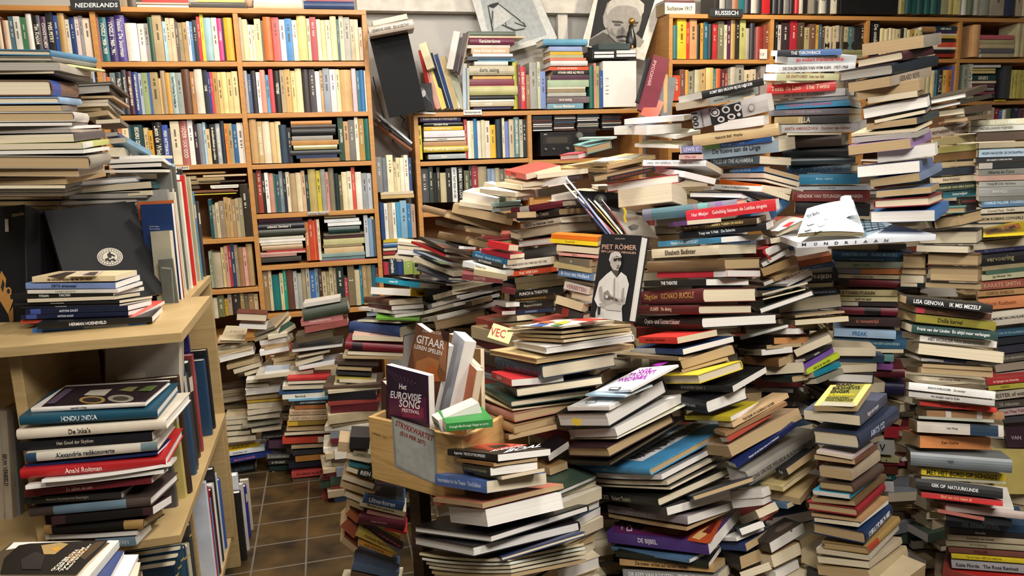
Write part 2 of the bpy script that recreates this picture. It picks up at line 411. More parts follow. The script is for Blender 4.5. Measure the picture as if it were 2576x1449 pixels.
pile('I', 3.3, 'the floor pile ending in a pink spine', '''
790,18 1100,5 20 L b03030 c
795,42 1105,32 20 l d0ccc0 c
755,78 1060,68 30 l d8d4c4 c
730,120 1050,98 20 L 2c4a6c c
755,146 1065,128 38 L e0dcd0 c |Banvlock|2c2824
800,168 1100,152 18 L 7ab0cc c
840,192 1135,176 28 L 24282c c |JOOST ZWAGERMAN ZES STERREN|c0c8cc
845,222 1135,210 30 L a06438 c
805,260 1170,248 38 L c4a888 t |GUIDO GEZELLE VOLLEDIGE WERKEN|9c7c5c
800,302 1175,287 38 L d0b898 t |GUIDO GEZELLE VOLLEDIGE WERKEN|9c7c5c
790,342 1170,322 34 L d0a838 c k=.2-1-8c7434
785,380 1125,368 30 L c4a47c t
770,415 1150,393 26 l 2c2c2c c
754,467 1135,450 46 L b4402c c k=.68-.82-c8bcb0
820,513 1130,495 22 l c8bca4 t
830,555 1140,533 36 L 303234 t h
850,600 1170,570 42 L b07838 t
800,648 1090,622 42 L 1c2030 c
822,715 1155,680 48 L c84c48 c |De walkaten van Jan Wolkers|2c1414
830,757 1130,735 30 L 6c5840 t
798,800 1130,766 26 l c4b898 t
''')
pile('I', 3.4, 'the cream floor pile left of the pink spine', '''
490,32 770,12 26 l d8d4c8 c
488,66 655,55 24 l b8a88c c
484,112 742,85 48 l e0dcd4 w h
490,158 740,135 26 l a08460 t
495,182 750,162 16 L d8b440 c
500,215 760,195 44 l d0c8b4 c
500,262 750,225 40 l dcd8d0 c
500,302 735,278 30 l c4bca8 c
462,365 742,322 22 L 8c8878 t
530,395 745,368 26 l b8b0a0 c
600,440 790,422 28 L 202020 c |DE WERKEN VAN MULT|8c8c84
655,492 820,490 60 L 5a3c54 c
640,582 820,574 34 L 6c6c68 c |IK PROBEER MAAR|c8c8c0
650,625 815,615 34 L 30302c c |IK PROBEER|c8c8c0
660,668 800,660 36 L 1c3430 c
680,703 800,697 28 l c8bca4 c
668,730 800,722 18 l b8a888 t
''')
pile('I', 3.4, 'the low floor heap beside the pale shelf', '''
340,300 500,288 30 l b8a888 c
330,335 505,322 36 l c8bca4 c
320,375 505,362 34 l b8b09c c
320,420 520,402 30 l d0c8b4 c
355,462 560,440 40 l a89c88 c
310,570 625,522 30 L d8dce0 c A=note |Nicolle Pieper  2001|6c7078
310,625 690,552 36 L 203478 c |MULKA'S HAAGSE|c86c8c
330,690 560,652 50 L 16181c c |VAN AMSTERDAM|4c5c64
345,735 480,712 30 L 6c3c2c t
''')
pile('H', 3.45, 'the slumped heap in front of the back shelf', '''
418,975 640,985 60 l 5a2824 c h
440,1045 640,1055 32 l e0dcd4 w
285,1155 470,1155 22 l c8b898 c A=creampad
200,1225 380,1200 500,1165 26 L b8b098 c
260,1255 530,1210 30 l b0a484 t
290,1290 545,1225 50 l d8d4c8 w h
350,1350 590,1290 30 l a89878 t
400,1380 600,1320 34 l c0b8a4 c
550,1115 700,1050 800,945 24 L 8c8474 t
550,1150 720,1090 815,975 26 L b8ac90 c
700,1090 740,1110 850,1040 40 r 1c3c34 c
650,1130 790,1105 30 l d4d0c4 c
590,1170 780,1145 830,1110 36 L dcd8d0 w
600,1195 790,1165 840,1130 20 l b09468 t
625,1215 800,1180 16 l a08460 t
590,1245 800,1205 40 l dce0e0 w
480,1400 680,1340 22 l b8ac94 c
690,1300 850,1270 30 l 9c845c t
690,1330 850,1310 36 l 8c7454 t
''')
pile('H', 3.35, 'the black-topped heap behind the drawer', '''
908,895 1175,850 30 L c0bcb4 c
905,970 1235,905 84 L 3c4438 c h
890,1025 1195,980 46 L b06c6c c |I Remel Achterberg|e0c0b8
920,1075 1230,1015 50 L 8c4c48 c h
855,1145 1120,1095 60 L 5c503c c h
820,1225 1195,1180 36 l 1a1c20 w h
870,1270 1100,1225 20 l 8c7c60 c
850,1325 1050,1270 34 l b8ac98 c
875,1355 1190,1300 26 l d0d4dc w
625,1390 805,1370 30 l a8b4c4 w
560,1420 980,1375 30 l b8b4a8 c
''')
pile('J', 3.1, 'the pile topped by a turquoise paperback', '''
255,690 645,742 760,748 14 L 1c1c1c w A=yell
130,705 448,747 600,755 40 L 1c80a0 w |project 333|e0f4f8
95,785 385,800 545,805 55 R d8a820 w |The Beatles|201008
50,852 230,872 480,858 52 L 5c3c2c c h
80,895 245,915 480,897 34 L 5c1420 w
6,915 260,945 480,928 24 L d8d4cc w |toon|1c1c1c
150,970 270,973 480,950 24 L c8c4b8 w
130,992 450,1000 14 L 5c9030 c
0,1005 300,1018 430,1008 14 L c8c4a8 c
-59,1052 310,1088 430,1050 88 L 2c3c64 c h
-40,1130 330,1142 36 l b89888 c
-92,1185 330,1212 62 L 6c1824 c h k=.12-.3-24141c
140,1170 235,1212 330,1202 38 L 9c2030 c
-75,1240 330,1255 26 l c0b090 c
-110,1270 330,1278 22 l b8a888 t
-170,1312 150,1325 26 L 4c4038 t
-150,1350 100,1362 24 l a8987c t
-160,1385 100,1400 24 L 2c2c2c c
-165,1425 100,1435 22 L a89c50 c
''')
pile('I', 3.1, 'the thin cream pile left of the drawer', '''
1170,25 1440,35 26 L d0c4ac t
1130,58 1440,66 24 l c8bca0 c
1165,88 1435,92 24 L c0a880 t
1120,122 1440,128 26 L e0d8c4 c
1150,155 1380,185 40 L 3c4c5c c
1150,185 1370,205 26 L d0d0cc w
1110,215 1375,262 22 L 2c2c2c w
1105,240 1370,292 16 l b8b0a0 c
1175,290 1370,300 26 L b02028 c
1200,340 1300,350 40 L 4c4460 c
1205,372 1380,378 40 L a08438 c
1200,408 1300,412 22 L 3c6c8c c
1165,445 1300,448 50 L 4c3028 t
''')
pile('J', 2.9, 'the sloping fan right of the turquoise paperback', '''
690,790 1090,705 12 l b8b098 c
550,838 690,800 970,745 40 L c8c0ac c
570,862 720,832 980,790 24 L 3c3830 w
540,895 750,838 1045,765 32 L e8e4e0 w
480,948 700,890 1035,815 28 L d8d4c8 w
640,925 830,880 980,838 40 L 3c2c28 t
450,1008 580,985 1000,880 36 L c8c4b4 w |A SCHOO|3c2c2c
560,1045 930,965 72 l 8c7c60 t h
''')
pile('J', 3.2, 'the small cream fan under the blue spines', '''
285,408 430,425 560,440 20 L d0c8b0 c
290,435 520,462 24 l d8d0b8 c
290,468 560,495 26 l c8c0a8 c
290,500 600,530 34 l e0dcd0 w
270,540 560,575 24 l b8b09c c
''')
pile('J', 2.85, 'the magazine fan on the left slope', '''
445,400 630,490 830,520 26 L 2c2c2c w A=photo
390,432 640,532 840,558 20 L a02028 w
405,495 600,580 760,602 28 L 5c6c8c w A=photo2
404,548 700,668 800,662 34 l d8d0b8 c
415,597 660,698 800,705 30 L 282c34 w h
430,632 680,722 16 L 30343c w
''')
pile('J', 2.7, 'the cream books on the upper left slope', '''
920,12 1110,62 1160,52 34 l e0d8c4 c
860,50 1100,95 1180,80 28 l d0c8b4 c
765,98 1010,150 1080,122 80 l e0dccc w
975,162 1190,148 28 L 9cc0b8 w
740,150 985,188 34 l c8b898 c
975,203 1200,180 28 L b8ccc8 w
1110,85 1320,80 1600,25 58 L b8a098 w k=.1-.9-8c5c54
475,182 640,225 1055,340 56 L 8c7458 t h
690,185 1130,280 66 l 8c744c t
572,285 790,335 1050,375 46 L 6c5840 t h
590,380 810,420 960,458 62 L 7c6444 t h
640,430 735,470 860,478 24 L 34343c w
''')
pile('J', 2.5, 'the maroon and black pile right of the slope', '''
1120,208 1495,150 1620,140 50 L 5c1c28 c h k=.18-.36-b8b0a4
1085,240 1160,236 1300,230 46 L 3c1c20 t
1160,252 1470,210 1680,200 58 L 20201f t h |Van der Velde Theater|9c9484
1190,318 1485,270 1710,260 42 L d0c8b4 c h |LEXICON van Nederlandse Tonelen|2c2c2c
1155,383 1475,330 1740,315 68 l 9c907c c h
1165,448 1440,418 1700,390 56 l 6c1c24 w h
1215,520 1450,490 1700,470 76 L 4a4c4c t h
''')
pile('J', 2.45, 'the dagboeken pile left of the orange book', '''
945,440 1100,472 1170,476 46 L b82028 c
900,495 1110,540 1215,528 34 L 9c1c30 c
835,520 1090,580 1215,570 44 L 205c80 c |Multatuli  Ideeen en andere|9cc0d8
830,550 1060,608 1180,600 30 L 2c2c2c w |IN TO HEADLINES|d8d0c8
765,588 1080,662 1180,650 42 L d8dcd8 w |Walking Tag|1c1c1c
1080,606 1410,566 1460,556 56 L d0c8b8 c |DE DAGBOEKEN VAN WIM KAN 1957-1968|4c3028
1090,670 1450,626 1510,615 38 L c84c28 c |Piaaf  WIM KAN|e8dcc8
845,650 1090,690 44 L a49878 t
1145,715 1500,678 1530,670 46 L 5c5038 t h
760,685 1060,715 44 L 6c3034 c |MASTER|a08078
1155,760 1510,722 1530,715 46 L 54482c t h
1105,822 1500,775 1530,765 44 L 141414 c |PUNCH in THEATRE|e8e0d8
1105,858 1440,828 1500,820 34 L 3c2c1c c |40 jaar Wim Kan met Corry aan zijn zijde|c8a040
1155,905 1430,880 1500,870 42 L 2c2824 c |Margreet DOLMAN|c8c0b0
1142,948 1430,922 1480,915 28 L 24304c c |SCENARIUM 3|a0b0c8
1050,780 1150,800 40 L 5c1c24 c h
990,870 1080,890 1180,885 34 L c8c4bc w
975,915 1050,950 1150,945 30 L 8c2028 w
930,1010 1160,988 1370,965 42 L 9c9478 c
850,1048 1160,1030 1400,1010 24 l 8c7c5c t
''')
pile('J', 2.2, 'the pile topped by an orange paperback', '''
1410,388 1750,412 1790,395 34 L e07018 o
1403,420 1750,446 1790,430 32 L e8c820 c |Tip van Veen|8c6c10
1450,472 1755,500 1790,490 46 l c4b498 c
1465,517 1750,540 1790,530 22 L d09488 c |Maja Orna|5c3c38
1465,562 1690,590 1755,570 58 L 6c6454 t z=.6 |M|c8c0b0
1430,595 1705,640 1755,630 40 L a8986c t
1462,650 1720,690 1780,680 54 L 5c7ca4 c |Ik hou van Holland|c8d8f0
1505,706 1720,745 1780,735 22 L 5c4c3c t
1505,746 1690,790 1725,780 58 L b8b0a8 c |VERBEITEN|8c5c64
1560,818 1710,850 1750,840 40 l e0d8c8 c
1445,848 1640,908 1690,920 66 L b8a888 c h
1440,915 1640,985 1700,970 66 L 2c2420 c h k=.25-.5-8c2c24
''')
pile('L', 2.0, 'the theatre pile beside the leaning portrait book', '''
630,238 1320,165 1400,150 92 L 6c6c7c c h Y=2.08 k=.1-.55-4c6c74 k=.6-.7-5c9c98 k=.78-.85-6c5484
945,245 1600,160 1625,150 84 L d02c34 w |Har Meijer   Gelukkig binnen de Leidse singels|f4d8d0
815,306 950,292 1200,270 34 L 6c3c8c c Y=2.04
870,338 1460,278 1530,252 44 L 3c2c1c c |Van der Putten  LATIJNS AMERIKA TUSSEN DE REGELS|e0c880
895,388 1530,318 1580,292 54 L 1c1c1e w |Youp van 't Hek   De Selectie|e0e0e0
740,447 1200,416 1505,392 44 L 4488b0 w |Victoria Redel  LIEFDESGIFT|d8ecf4
695,517 1185,487 1455,478 74 L d8ccb0 c |Elisabeth Badinter|3c3020
665,610 1230,590 1490,583 88 L 6c5438 t h
735,675 1245,665 1485,666 50 L c42c3c w k=.82-1-d8d0d0
640,735 1090,725 1400,723 50 L 181818 w |THE THEATRE|e8e8e8
620,840 1075,820 1460,813 112 L 581c24 c h |Diaghilev   RICHARD BUCKLE|b89050
580,925 1040,925 1430,918 72 L 4c1418 c h |OLIVIER   On Acting|d0b8a0
570,1012 1065,1020 1610,990 88 L 141414 w h z=1.15 |Opern- und Konzerthäuser|f0f0f0
''')
pile('L', 1.95, 'the pile under the black opera-house book', '''
600,1145 880,1150 1170,1092 52 L c83028 c |Het danstasje   De Harmonie|401010
555,1222 920,1230 1290,1135 46 L 24406c w k=0-.48-b8bcc0
440,1262 890,1285 1150,1230 28 L 7c6c50 t
890,1312 910,1325 1290,1212 66 l a48860 t
890,1365 910,1375 1250,1280 30 L 3c2028 t
800,1372 905,1395 1260,1302 28 L b8a47c c |Karel Noorder|5c4c34
''')
pile('M', 1.85, 'the thick dark-times pile below the opera book', '''
768,18 1035,15 1350,-90 72 l c8b030 c h b=.0
790,70 1285,88 1530,-55 52 L 101010 w |IN DUISTERE TIJDEN  S|e0e0e0
880,180 1100,218 1390,112 108 L 14161c w h z=.35 |ANKIE DE LANGE|a8acb4
935,292 1270,302 1480,190 40 L c8b430 w
1180,342 1285,350 1690,130 40 R c8a880 c |THE FILMS OF LAURENCE OLIVIER|3c2c20
1150,395 1230,420 1680,190 34 R 8c6c4c t
1200,455 1250,455 1560,265 40 R a04030 w
1000,520 1265,540 1775,262 92 l c8a888 t
''')
pile('M', 1.8, 'the pile crowned by a white and magenta book', '''
272,112 545,98 890,-85 20 L f0f0f4 w A=weduwe
210,130 500,140 700,60 16 L a8c8dc w
80,228 385,225 640,95 34 L e8e4dc w A=sketch
5,312 370,310 790,62 122 l 16181c w h
95,412 435,402 915,152 70 l e0dcd8 w
100,448 440,446 1005,170 8 L d8d8b8 w
75,540 375,547 845,295 84 l 3c242c t h
0,622 390,635 960,290 24 l 2c2820 t h
75,655 685,690 1285,362 58 L 4a94c4 t h A=musik |Zeugnisse alter Musik|a8d0e8
155,708 770,738 1230,495 44 l 8c8c90 w b=.004
170,752 810,782 1270,540 34 l b0a89c c b=.004
230,785 830,812 1250,600 20 l 6c685c c
205,855 745,912 1320,655 72 L 1c1c1a c h |OLIVIER   Robert Tanitch|b0a890
850,890 1000,882 1440,738 50 L 202430 t h
490,930 805,985 1270,855 66 L 4c4848 w
375,957 955,1045 1290,935 66 L 8c8084 w |Is een verloren mens|c8c0c8
380,1012 950,1112 1280,965 28 l a88858 t
370,1165 1110,1252 1340,985 100 L 4c3474 w A=bijbel |DE BIJBEL|e8e0f0
400,1248 970,1345 1200,1232 30 L 4c6c8c w
430,1288 1110,1372 1200,1245 44 L 20241c w
460,1345 1150,1398 1230,1340 56 L b08c5c t |De toeter wirket auf hansen bemer|3c2c18
485,1432 1180,1470 1260,1400 80 L 8c8c8c c |DR KEES VAN KOOTEN   ZEVEN SLOTEN|e8e8e8
470,1520 1180,1560 1260,1500 80 l b8b0a0 c
''')
pile('M', 2.0, 'the little pile with a navy book beneath the bible', '''
390,1365 900,1540 1000,1480 80 L 8c8c88 c z=.6 |DE PLATTEN VAN HET LAND|3c3c3c
270,1440 800,1620 900,1560 80 L 1c2444 c |AS              |c8d0e0
''')
pile('M', 1.85, 'the sloping books right of the dark biography', '''
1250,625 1312,650 1745,345 42 R 1c2858 w |Grepen uit een kwart eeuw tv in Nederland|e8e8f0
1240,700 1392,742 1895,432 124 R 908c84 w h z=.6 |DAS GROSSE WILHELM BUSCH HAUSBUCH|4c4844
1605,690 1682,692 1890,540 56 L 14181c t |Fel|e0e0e0
1490,790 1650,815 1900,632 46 L d0bc84 c h
1500,852 1775,905 1915,735 56 l c8b080 t
1495,918 1680,942 1850,860 42 L 4c6c8c c |KON|24344c
1275,862 1500,845 1560,820 70 l d8d0c4 w
1280,925 1500,900 1560,870 70 l dcd4c8 w
1340,1050 1465,1000 1600,930 66 l d0b898 c
1440,990 1500,1040 1620,960 60 R c87068 t
1300,1120 1340,1130 1510,1065 56 L 1c3438 w
1205,1180 1312,1182 1510,1100 30 L e0e0dc w
1200,1228 1380,1240 1560,1130 64 L 2c3c6c t
1185,1305 1340,1355 1560,1265 104 L 181818 t
1340,1440 1345,1450 1560,1370 60 l a49070 c
''')
pile('M', 1.85, 'the photo-cover pile at the end of the slope', '''
1430,1205 1560,1250 1805,1100 90 L 3c3430 w A=photo3
1480,1330 1575,1345 1780,1245 96 l c8a880 c
1480,1415 1600,1450 1765,1360 70 l e0e4e4 w
''')
pile('M', 2.15, 'the curled books behind the photo-cover pile', '''
1700,1200 1780,1222 1945,1120 70 l 9c9078 t
1700,1270 1785,1290 1900,1240 30 l b0a48c c
1700,1320 1785,1345 1890,1300 40 l a89878 t
1700,1370 1780,1400 1880,1350 40 l b8a888 t
''')
pile('K', 1.62, 'the pile topped by a black theatre paperback', '''
655,545 1020,590 1405,545 56 L 181818 w A=boal |Augusto Boal   THEATRE OF THE OPPRESSED|e8e8e8
720,600 990,640 1310,598 30 L 8c6438 t
765,655 965,690 1310,648 66 L 24281c w |Drama Theatre Games for the Lone Actor|a8a078
850,705 1050,735 1365,675 30 l 7c5c3c c
565,745 940,802 1375,738 96 L 4c68a4 c |Improvisation for the Theater  Third Edition|c8d8f0
550,890 910,937 1500,792 40 l c07860 t
670,1000 940,1028 1490,898 138 l e0dce0 w
410,1108 970,1180 1680,955 62 l 181a1c w h
410,1190 840,1272 1615,1085 84 l 1c1c20 w h
960,1300 1050,1325 1660,1140 38 L 1c2c54 c h
450,1305 1100,1352 1650,1235 22 l b8a878 c b=.006
470,1340 1110,1378 1660,1262 22 l a8c4a0 w b=.006
500,1370 1115,1405 1670,1290 24 l c8c0a8 c b=.006
520,1398 1120,1432 1670,1320 24 l b8b49c c b=.005
540,1430 1120,1460 1665,1350 30 l a8987c t b=.004
''')
pile('J', 1.9, 'the magazine-topped pile in front of the portrait book', '''
1145,1050 1480,1055 1870,1008 16 L c8bca0 c A=comics
1090,1080 1490,1092 1990,1038 18 L a89878 t
1140,1110 1480,1125 1990,1068 22 L b8a47c t
1150,1135 1500,1155 2000,1090 22 L c8a878 c
1130,1175 1370,1222 2010,1130 56 l e0dcd8 w h
960,1235 1300,1300 2010,1196 44 l b8a070 t h
1010,1310 1350,1380 1880,1290 106 L 243440 c h |Van der Merwe Nederlands cabaret|3c5468
''')
pile('K', 1.9, 'the green and red hardbacks under the navy one', '''
975,-20 1120,42 1500,12 54 L b02428 w |DOB VOUP|e8d0c8
1050,82 1160,112 1790,20 72 L 1c1e20 c h
900,75 1120,195 1700,112 54 L 1c3c34 c h
820,115 1130,240 1650,170 12 L c8b890 c
855,195 1145,295 1560,205 74 L b07c6c t h
850,262 1145,382 1450,305 72 L a48860 t h
1000,400 1100,440 1450,360 40 L 8c6c58 t
1300,540 1390,590 1540,490 66 L 1c1418 w
1250,640 1400,690 1530,640 60 l a07c54 t
''')
pile('I', 2.35, 'the leaning pile beneath the pine drawer', '''
1245,478 1390,482 96 L 1c1c1e c h
1160,505 1250,512 80 l a08c6c t
1270,557 1400,577 38 L 8c8468 c |DE BOU|3c3828
1225,575 1400,610 40 l c0b090 c
1240,635 1390,672 28 L 2c6c74 c
1395,605 1600,655 40 l b8a4a0 c
1222,665 1420,735 34 l c8a878 c
1305,690 1620,752 70 L 18241c w k=.8-.98-5c3430 |RIEN NE VA PLUS|f0f0f0
1195,725 1420,800 44 l c8a878 c
1182,780 1420,860 44 l b89c74 t
1345,880 1640,945 76 L 34507c w A=uit |Uitverkoren|e0e8f0
1210,850 1350,910 36 l c8b48c c
1320,918 1650,1000 44 L c8bc98 c |Menschen die ik gekend heb|3c3424
1230,910 1350,960 36 l b8a888 t
1371,985 1640,1040 22 L c8948c c
1310,1030 1650,1082 84 L 5c1c2c c h z=.5 |Jongen met viool|c89ca0
1230,980 1310,1050 50 L a05c34 t
1200,1060 1300,1150 80 L 9c5038 t
1500,1100 1660,1140 22 L b82c28 c
1300,1130 1600,1270 60 L c8b050 c A=film |Katharine Hepburn|8c3c24
1310,1200 1560,1300 36 L c89038 c |onder de bomen van|5c3c14
1190,1180 1290,1260 50 l 8c4c34 t
1265,1370 1600,1449 70 L 4c5c74 c
1255,1430 1550,1500 44 L 5c4434 t
''')
pile('E', 2.35, 'the white and red pile under the portrait wall', '''
185,388 230,390 700,378 42 R 2c3038 w k=.35-1-4c6c9c |THE THROWBACK|e0e0e0
215,430 305,442 808,430 50 R a8acb0 w z=1.3 |jan wolkers brandende liefde|c83028
148,498 235,502 800,486 56 R d0d4d4 w |DE DAGBOEKEN VAN WIM KAN   1957-1968|5c4040
130,562 225,562 680,560 50 R b8b890 w |DE ONTVOERD  Inez van Eijk|8c5c3c
135,600 300,597 700,590 16 R d0ccb8 c
155,652 660,622 68 L c8282c c |Tessa de Loo   The Twins|e8c0a0
190,700 725,668 790,670 52 L c4c8c8 w |Bek dicht en doorzeten!|6c7074
205,747 750,712 810,720 26 L 8c949c c |GERARD STRIJBOSCH|d0d4d8
218,778 760,748 840,770 44 L 4898c4 w |HET JAAR DAT IK 2 X MOEDER WERD|d84c60
170,825 750,808 840,812 42 L 74747c c |HENRI NOUWEN   Eindelijk thuis|b8a0a4
210,880 752,866 840,862 54 L 44484a c k=0-.4-b09c70 z=1.3 |ELLA|e0dcb8
250,940 820,928 880,900 62 L ccd0d0 w |ANITA AMIRREZVANI   Dochter van Isfahan|a8605c
300,978 700,975 14 l c8c4b4 c
350,1035 700,1018 760,1012 90 L 34281f c h
270,1115 750,1108 850,1090 76 L 1c2022 c h
310,1178 800,1167 48 L 1c2c30 c h
300,1235 765,1228 820,1222 62 L 2c4458 c h |DONKERE DOCHTERS|14202c
385,1307 830,1302 76 L 28789c c z=.5 |Mulisch  Siegfried|9cc8d8
370,1372 915,1370 30 L c0c4c8 c |Dag dag, welterusten|6c7078
345,1430 905,1430 80 L 7c2824 c |HENDRIK VAN TEYLINGEN   DRONKEN|e0d0c0
''')
pile('N', 2.35, 'the Oude Maskers pile under the white art book', '''
360,185 905,200 90 L 201a1c c |PENNEN|5c3c44
600,465 1170,467 40 L 8c7c5c c k=.65-1-24201f
630,520 1215,527 44 L 24507c c |CHRISTIEN KOK    OUDE MASKERS|90b8d0
630,555 1215,563 28 L 1c4058 c |Christien Kok Het verdwenen boek|6c94ac
630,598 1135,602 46 L 9ca494 c |Liggen in 't gras|2c4c38
575,640 1140,650 42 L c87c48 c k=0-.48-7c7884
655,680 1130,690 30 L c4b898 c |Verhalen voor velen|6c5c44
640,725 1125,740 56 L 681c28 c h k=0-.24-24181c
600,800 1105,805 46 L c8b888 c |8 TONEELSTUKKEN|302820
670,845 1110,850 36 L d0c494 c |tand om tand|14140c
670,880 1105,888 32 L 30282a c k=0-.35-c8c0a8
672,930 1110,942 60 L 64182a c h k=.45-.72-141014
700,1010 1130,1015 72 L 342826 c |in tweestrijd|b06858
644,1090 1095,1112 62 L 8ca4bc c |FREAK|2c5c8c
640,1160 1175,1180 70 L 2c5470 c |HET WONDERBAARLIJKE LEVEN VAN EEN KLEINE BEGIJN|a0b8b0
640,1222 1150,1228 28 l b0a48c c
637,1268 1080,1282 48 L 5c8480 c |DE FATALE VLUCHT|142424
660,1322 1075,1348 44 L 84508c c
660,1388 1160,1390 66 L 5c1c28 c h
''')
pile('O', 2.35, 'the low books behind the purple-skied novel', '''
600,60 1155,95 96 L 201c40 c h
1040,222 1250,228 52 L 303434 c
1000,300 1135,330 50 l 3c2c24 t
1010,400 1135,405 90 L b02c38 c
930,510 1085,520 112 L b8b8b4 c |V|1c1c1c
960,600 1120,610 36 L b8b484 c |G|4c4c2c
1000,632 1160,636 22 L 8c2c40 c
980,680 1110,686 60 L 5c2c20 t h
1000,730 1095,735 34 L 1c4c50 c |ELIA|b8c8c0
1010,800 1080,802 84 L e0dcd8 c
1040,870 1330,892 56 L 7c8c6c c |DE MEERKONINGIN|4c5c44
1045,925 1300,938 52 L a8905c c |VERDWAALD|2c2018
1045,965 1450,1002 34 L 9c4c30 c |HAAS EN DE ZEVEN ZEEËN|c8b89c
1110,1062 1460,1085 92 L 14120f c h k=.1-.4-5c4030 k=.6-.85-6c5c48
1120,1152 1440,1165 76 L 5c4428 c k=.1-.5-8c6c3c
1145,1215 1410,1243 34 L a09070 c |REIS-RETOUR|4c4430
1160,1262 1450,1290 44 L 181820 c |KONING HERODES|b8c0cc
1130,1312 1450,1345 70 L 1c2c54 c |ASJER LEV|d0d4e0
1130,1360 1380,1380 28 l c8bca4 c |beroepskunst|6c6454
1130,1395 1360,1410 28 l b8ac94 c |beroepskunst|6c6454
1130,1430 1350,1445 30 l c0b49c c
''')
pile('E', 2.0, 'the tall tilting pile of page edges', '''
850,365 1300,300 1425,280 88 R 8c8478 t
808,465 1140,402 1360,365 66 R 3c1c24 c h
680,558 1065,502 1395,440 82 R 20262c g h
750,640 1055,592 1355,520 72 R 8c8070 t |GERARD REVE|5c5044
810,690 1265,615 1300,605 82 l c0b49c t
890,735 1255,682 1305,650 46 R 8c7454 c
850,830 1330,738 1350,720 92 l 1c1c20 w h
940,888 1310,812 1350,782 26 R 8c8478 c
880,928 1250,882 1410,830 50 R 3c4444 t
770,985 1240,950 1360,890 22 l c4b898 c b=.003
771,1022 1250,978 1340,940 44 l 3c3c3c g
750,1100 1205,1048 1350,988 74 R 8c6ca0 t
960,1145 1380,1088 1400,1075 92 l b8b0a4 w
815,1255 1270,1212 1365,1185 84 R 6474a0 w
910,1338 1270,1292 1430,1215 62 R 7484a0 t
950,1415 1350,1380 1410,1350 50 r 5c7ca4 t
''')
pile('N', 2.0, 'the open-edged books above the white art book', '''
940,155 1340,132 1440,95 66 r 8c2c38 c h
915,250 1380,238 1480,165 84 R 3870b0 w
''', floor=-2)
pile('N', 2.2, 'the rounded page-edge pile below the tilting pile', '''
1340,205 1600,195 1612,185 48 r 4c7c74 t h
1370,300 1560,272 1730,230 90 r 1c1c1e t h
1260,400 1690,395 1730,370 104 l 1c1c1e c h
1245,478 1620,488 1660,480 48 l d0ccc4 c
1320,555 1700,562 1720,550 90 l 74583c t h
1340,662 1700,672 1720,660 110 l 6c5840 t h
1310,745 1715,760 1730,750 36 l 8c8060 t
''')
pile('N', 2.3, 'the brown page-edge pile behind the novels', '''
1140,570 1315,572 1330,565 112 l 6c5038 t h
1140,645 1310,652 1330,645 38 l 8c6c48 t
1130,700 1295,704 1320,698 56 l c8bca8 c
1130,745 1250,748 22 l b8a888 c
''')
pile('N', 1.9, 'the novel pile right of the Oude Maskers pile', '''
1110,832 1170,855 1800,922 58 R 20201f t A=genova |LISA GENOVA    IK MIS MEZELF|e8e8e8
1115,885 1240,922 1790,980 50 R 5c4030 t k=.0-.12-b8404c |Rupert Thomson|a87c54
1110,952 1240,985 1825,1045 62 R 8c8434 t |Dolle kervel|2c2410
1135,1032 1210,1062 1840,1120 60 R 2c4844 c |Frénk van der Linden  En altijd maar verlangen|e8e8e8
1140,1102 1270,1132 1830,1180 48 R e0dcd4 c |HET WONDER VAN EINDHOVEN|4c4c4c u
1170,1180 1260,1212 1880,1280 84 l c0b494 c
1160,1252 1280,1288 1830,1322 20 R a8a8a8 c k=.3-.6-3c4480
1200,1310 1290,1332 1800,1360 28 l a08460 t
1169,1358 1280,1368 1800,1402 44 l b8a07c t
1169,1410 1290,1425 1745,1455 34 R c0b49c c |Judith Herzberg  Verhalen|5c3c34
''', floor=-2)
pile('O', 1.9, 'the lower half of the novel pile by Met het bord', '''
1165,60 1190,62 1820,132 58 R e0e0dc w z=.65 |JESSICA DURLACHER    De dochter|3c3c3c
1170,112 1190,122 1815,190 42 R b8b4b0 c |the straight road to Kylie|3c3c3c
1215,172 1270,187 1830,240 36 R c83028 c |Penose Dwan vertelt|401814
1240,242 1320,267 1885,280 56 R 9c7450 t k=.25-.32-c8c0b8 k=.65-.72-c8c0b8
1220,287 1260,292 1810,320 22 R 9ca090 t
1190,335 1250,360 1880,395 86 R c4bcb0 t k=.62-.94-1c3448 z=.45 |Lulu Wang|4c4c4c
1140,425 1270,470 1785,485 96 R d08850 t z=.5 |Keri Hulme|5c3018
1160,530 1200,592 1940,650 106 R 6c7478 t h z=.5 |NIJK|3c4448
1180,640 1280,687 1895,735 50 R e0c828 c z=1.5 |MET HET BORD OP SCHOOT|18140c
1225,720 1280,730 1895,770 20 R a09c84 c
1190,760 1240,772 1875,850 82 R 121314 w z=.6 |GEK OP  NATUURKUNDE|e0e0e0
1250,832 1280,852 1875,920 46 R c82c2c c |Blof van m'n naam af|e8b080
1315,890 1955,970 36 L d8d4cc c |The bad blood - Ellis Dillon|2c2c2c
1330,925 1450,945 2040,1010 60 R b4a49c t h k=0-.01-a02c2c
1350,955 1400,972 1740,1035 28 R b86c60 c
1340,1005 1460,1020 1940,1065 56 R 1c1e22 c
1460,1062 2040,1112 66 L 24405c c |DE ZEEMANTEL|90a8bc
1485,1115 2040,1160 48 L 24242a c |woede|d8d8d8
1470,1165 2040,1202 48 L b8a88c c |Boudewijn van Houten|3c3428
1460,1210 2040,1250 42 L a8a084 c |IN TWEESTRIJD|6c6858
1480,1256 2040,1298 48 L 74463c c |WALLER|4c2018
1500,1302 2040,1342 42 L dcc430 c |Tip van Veen  NIET ZO NIEUWS|8c7c10
1500,1362 2040,1402 70 L a4a0a4 c |Katie Fforde   The Rose Revived|2c2c30
1485,1432 2040,1470 60 L b02824 c
''')
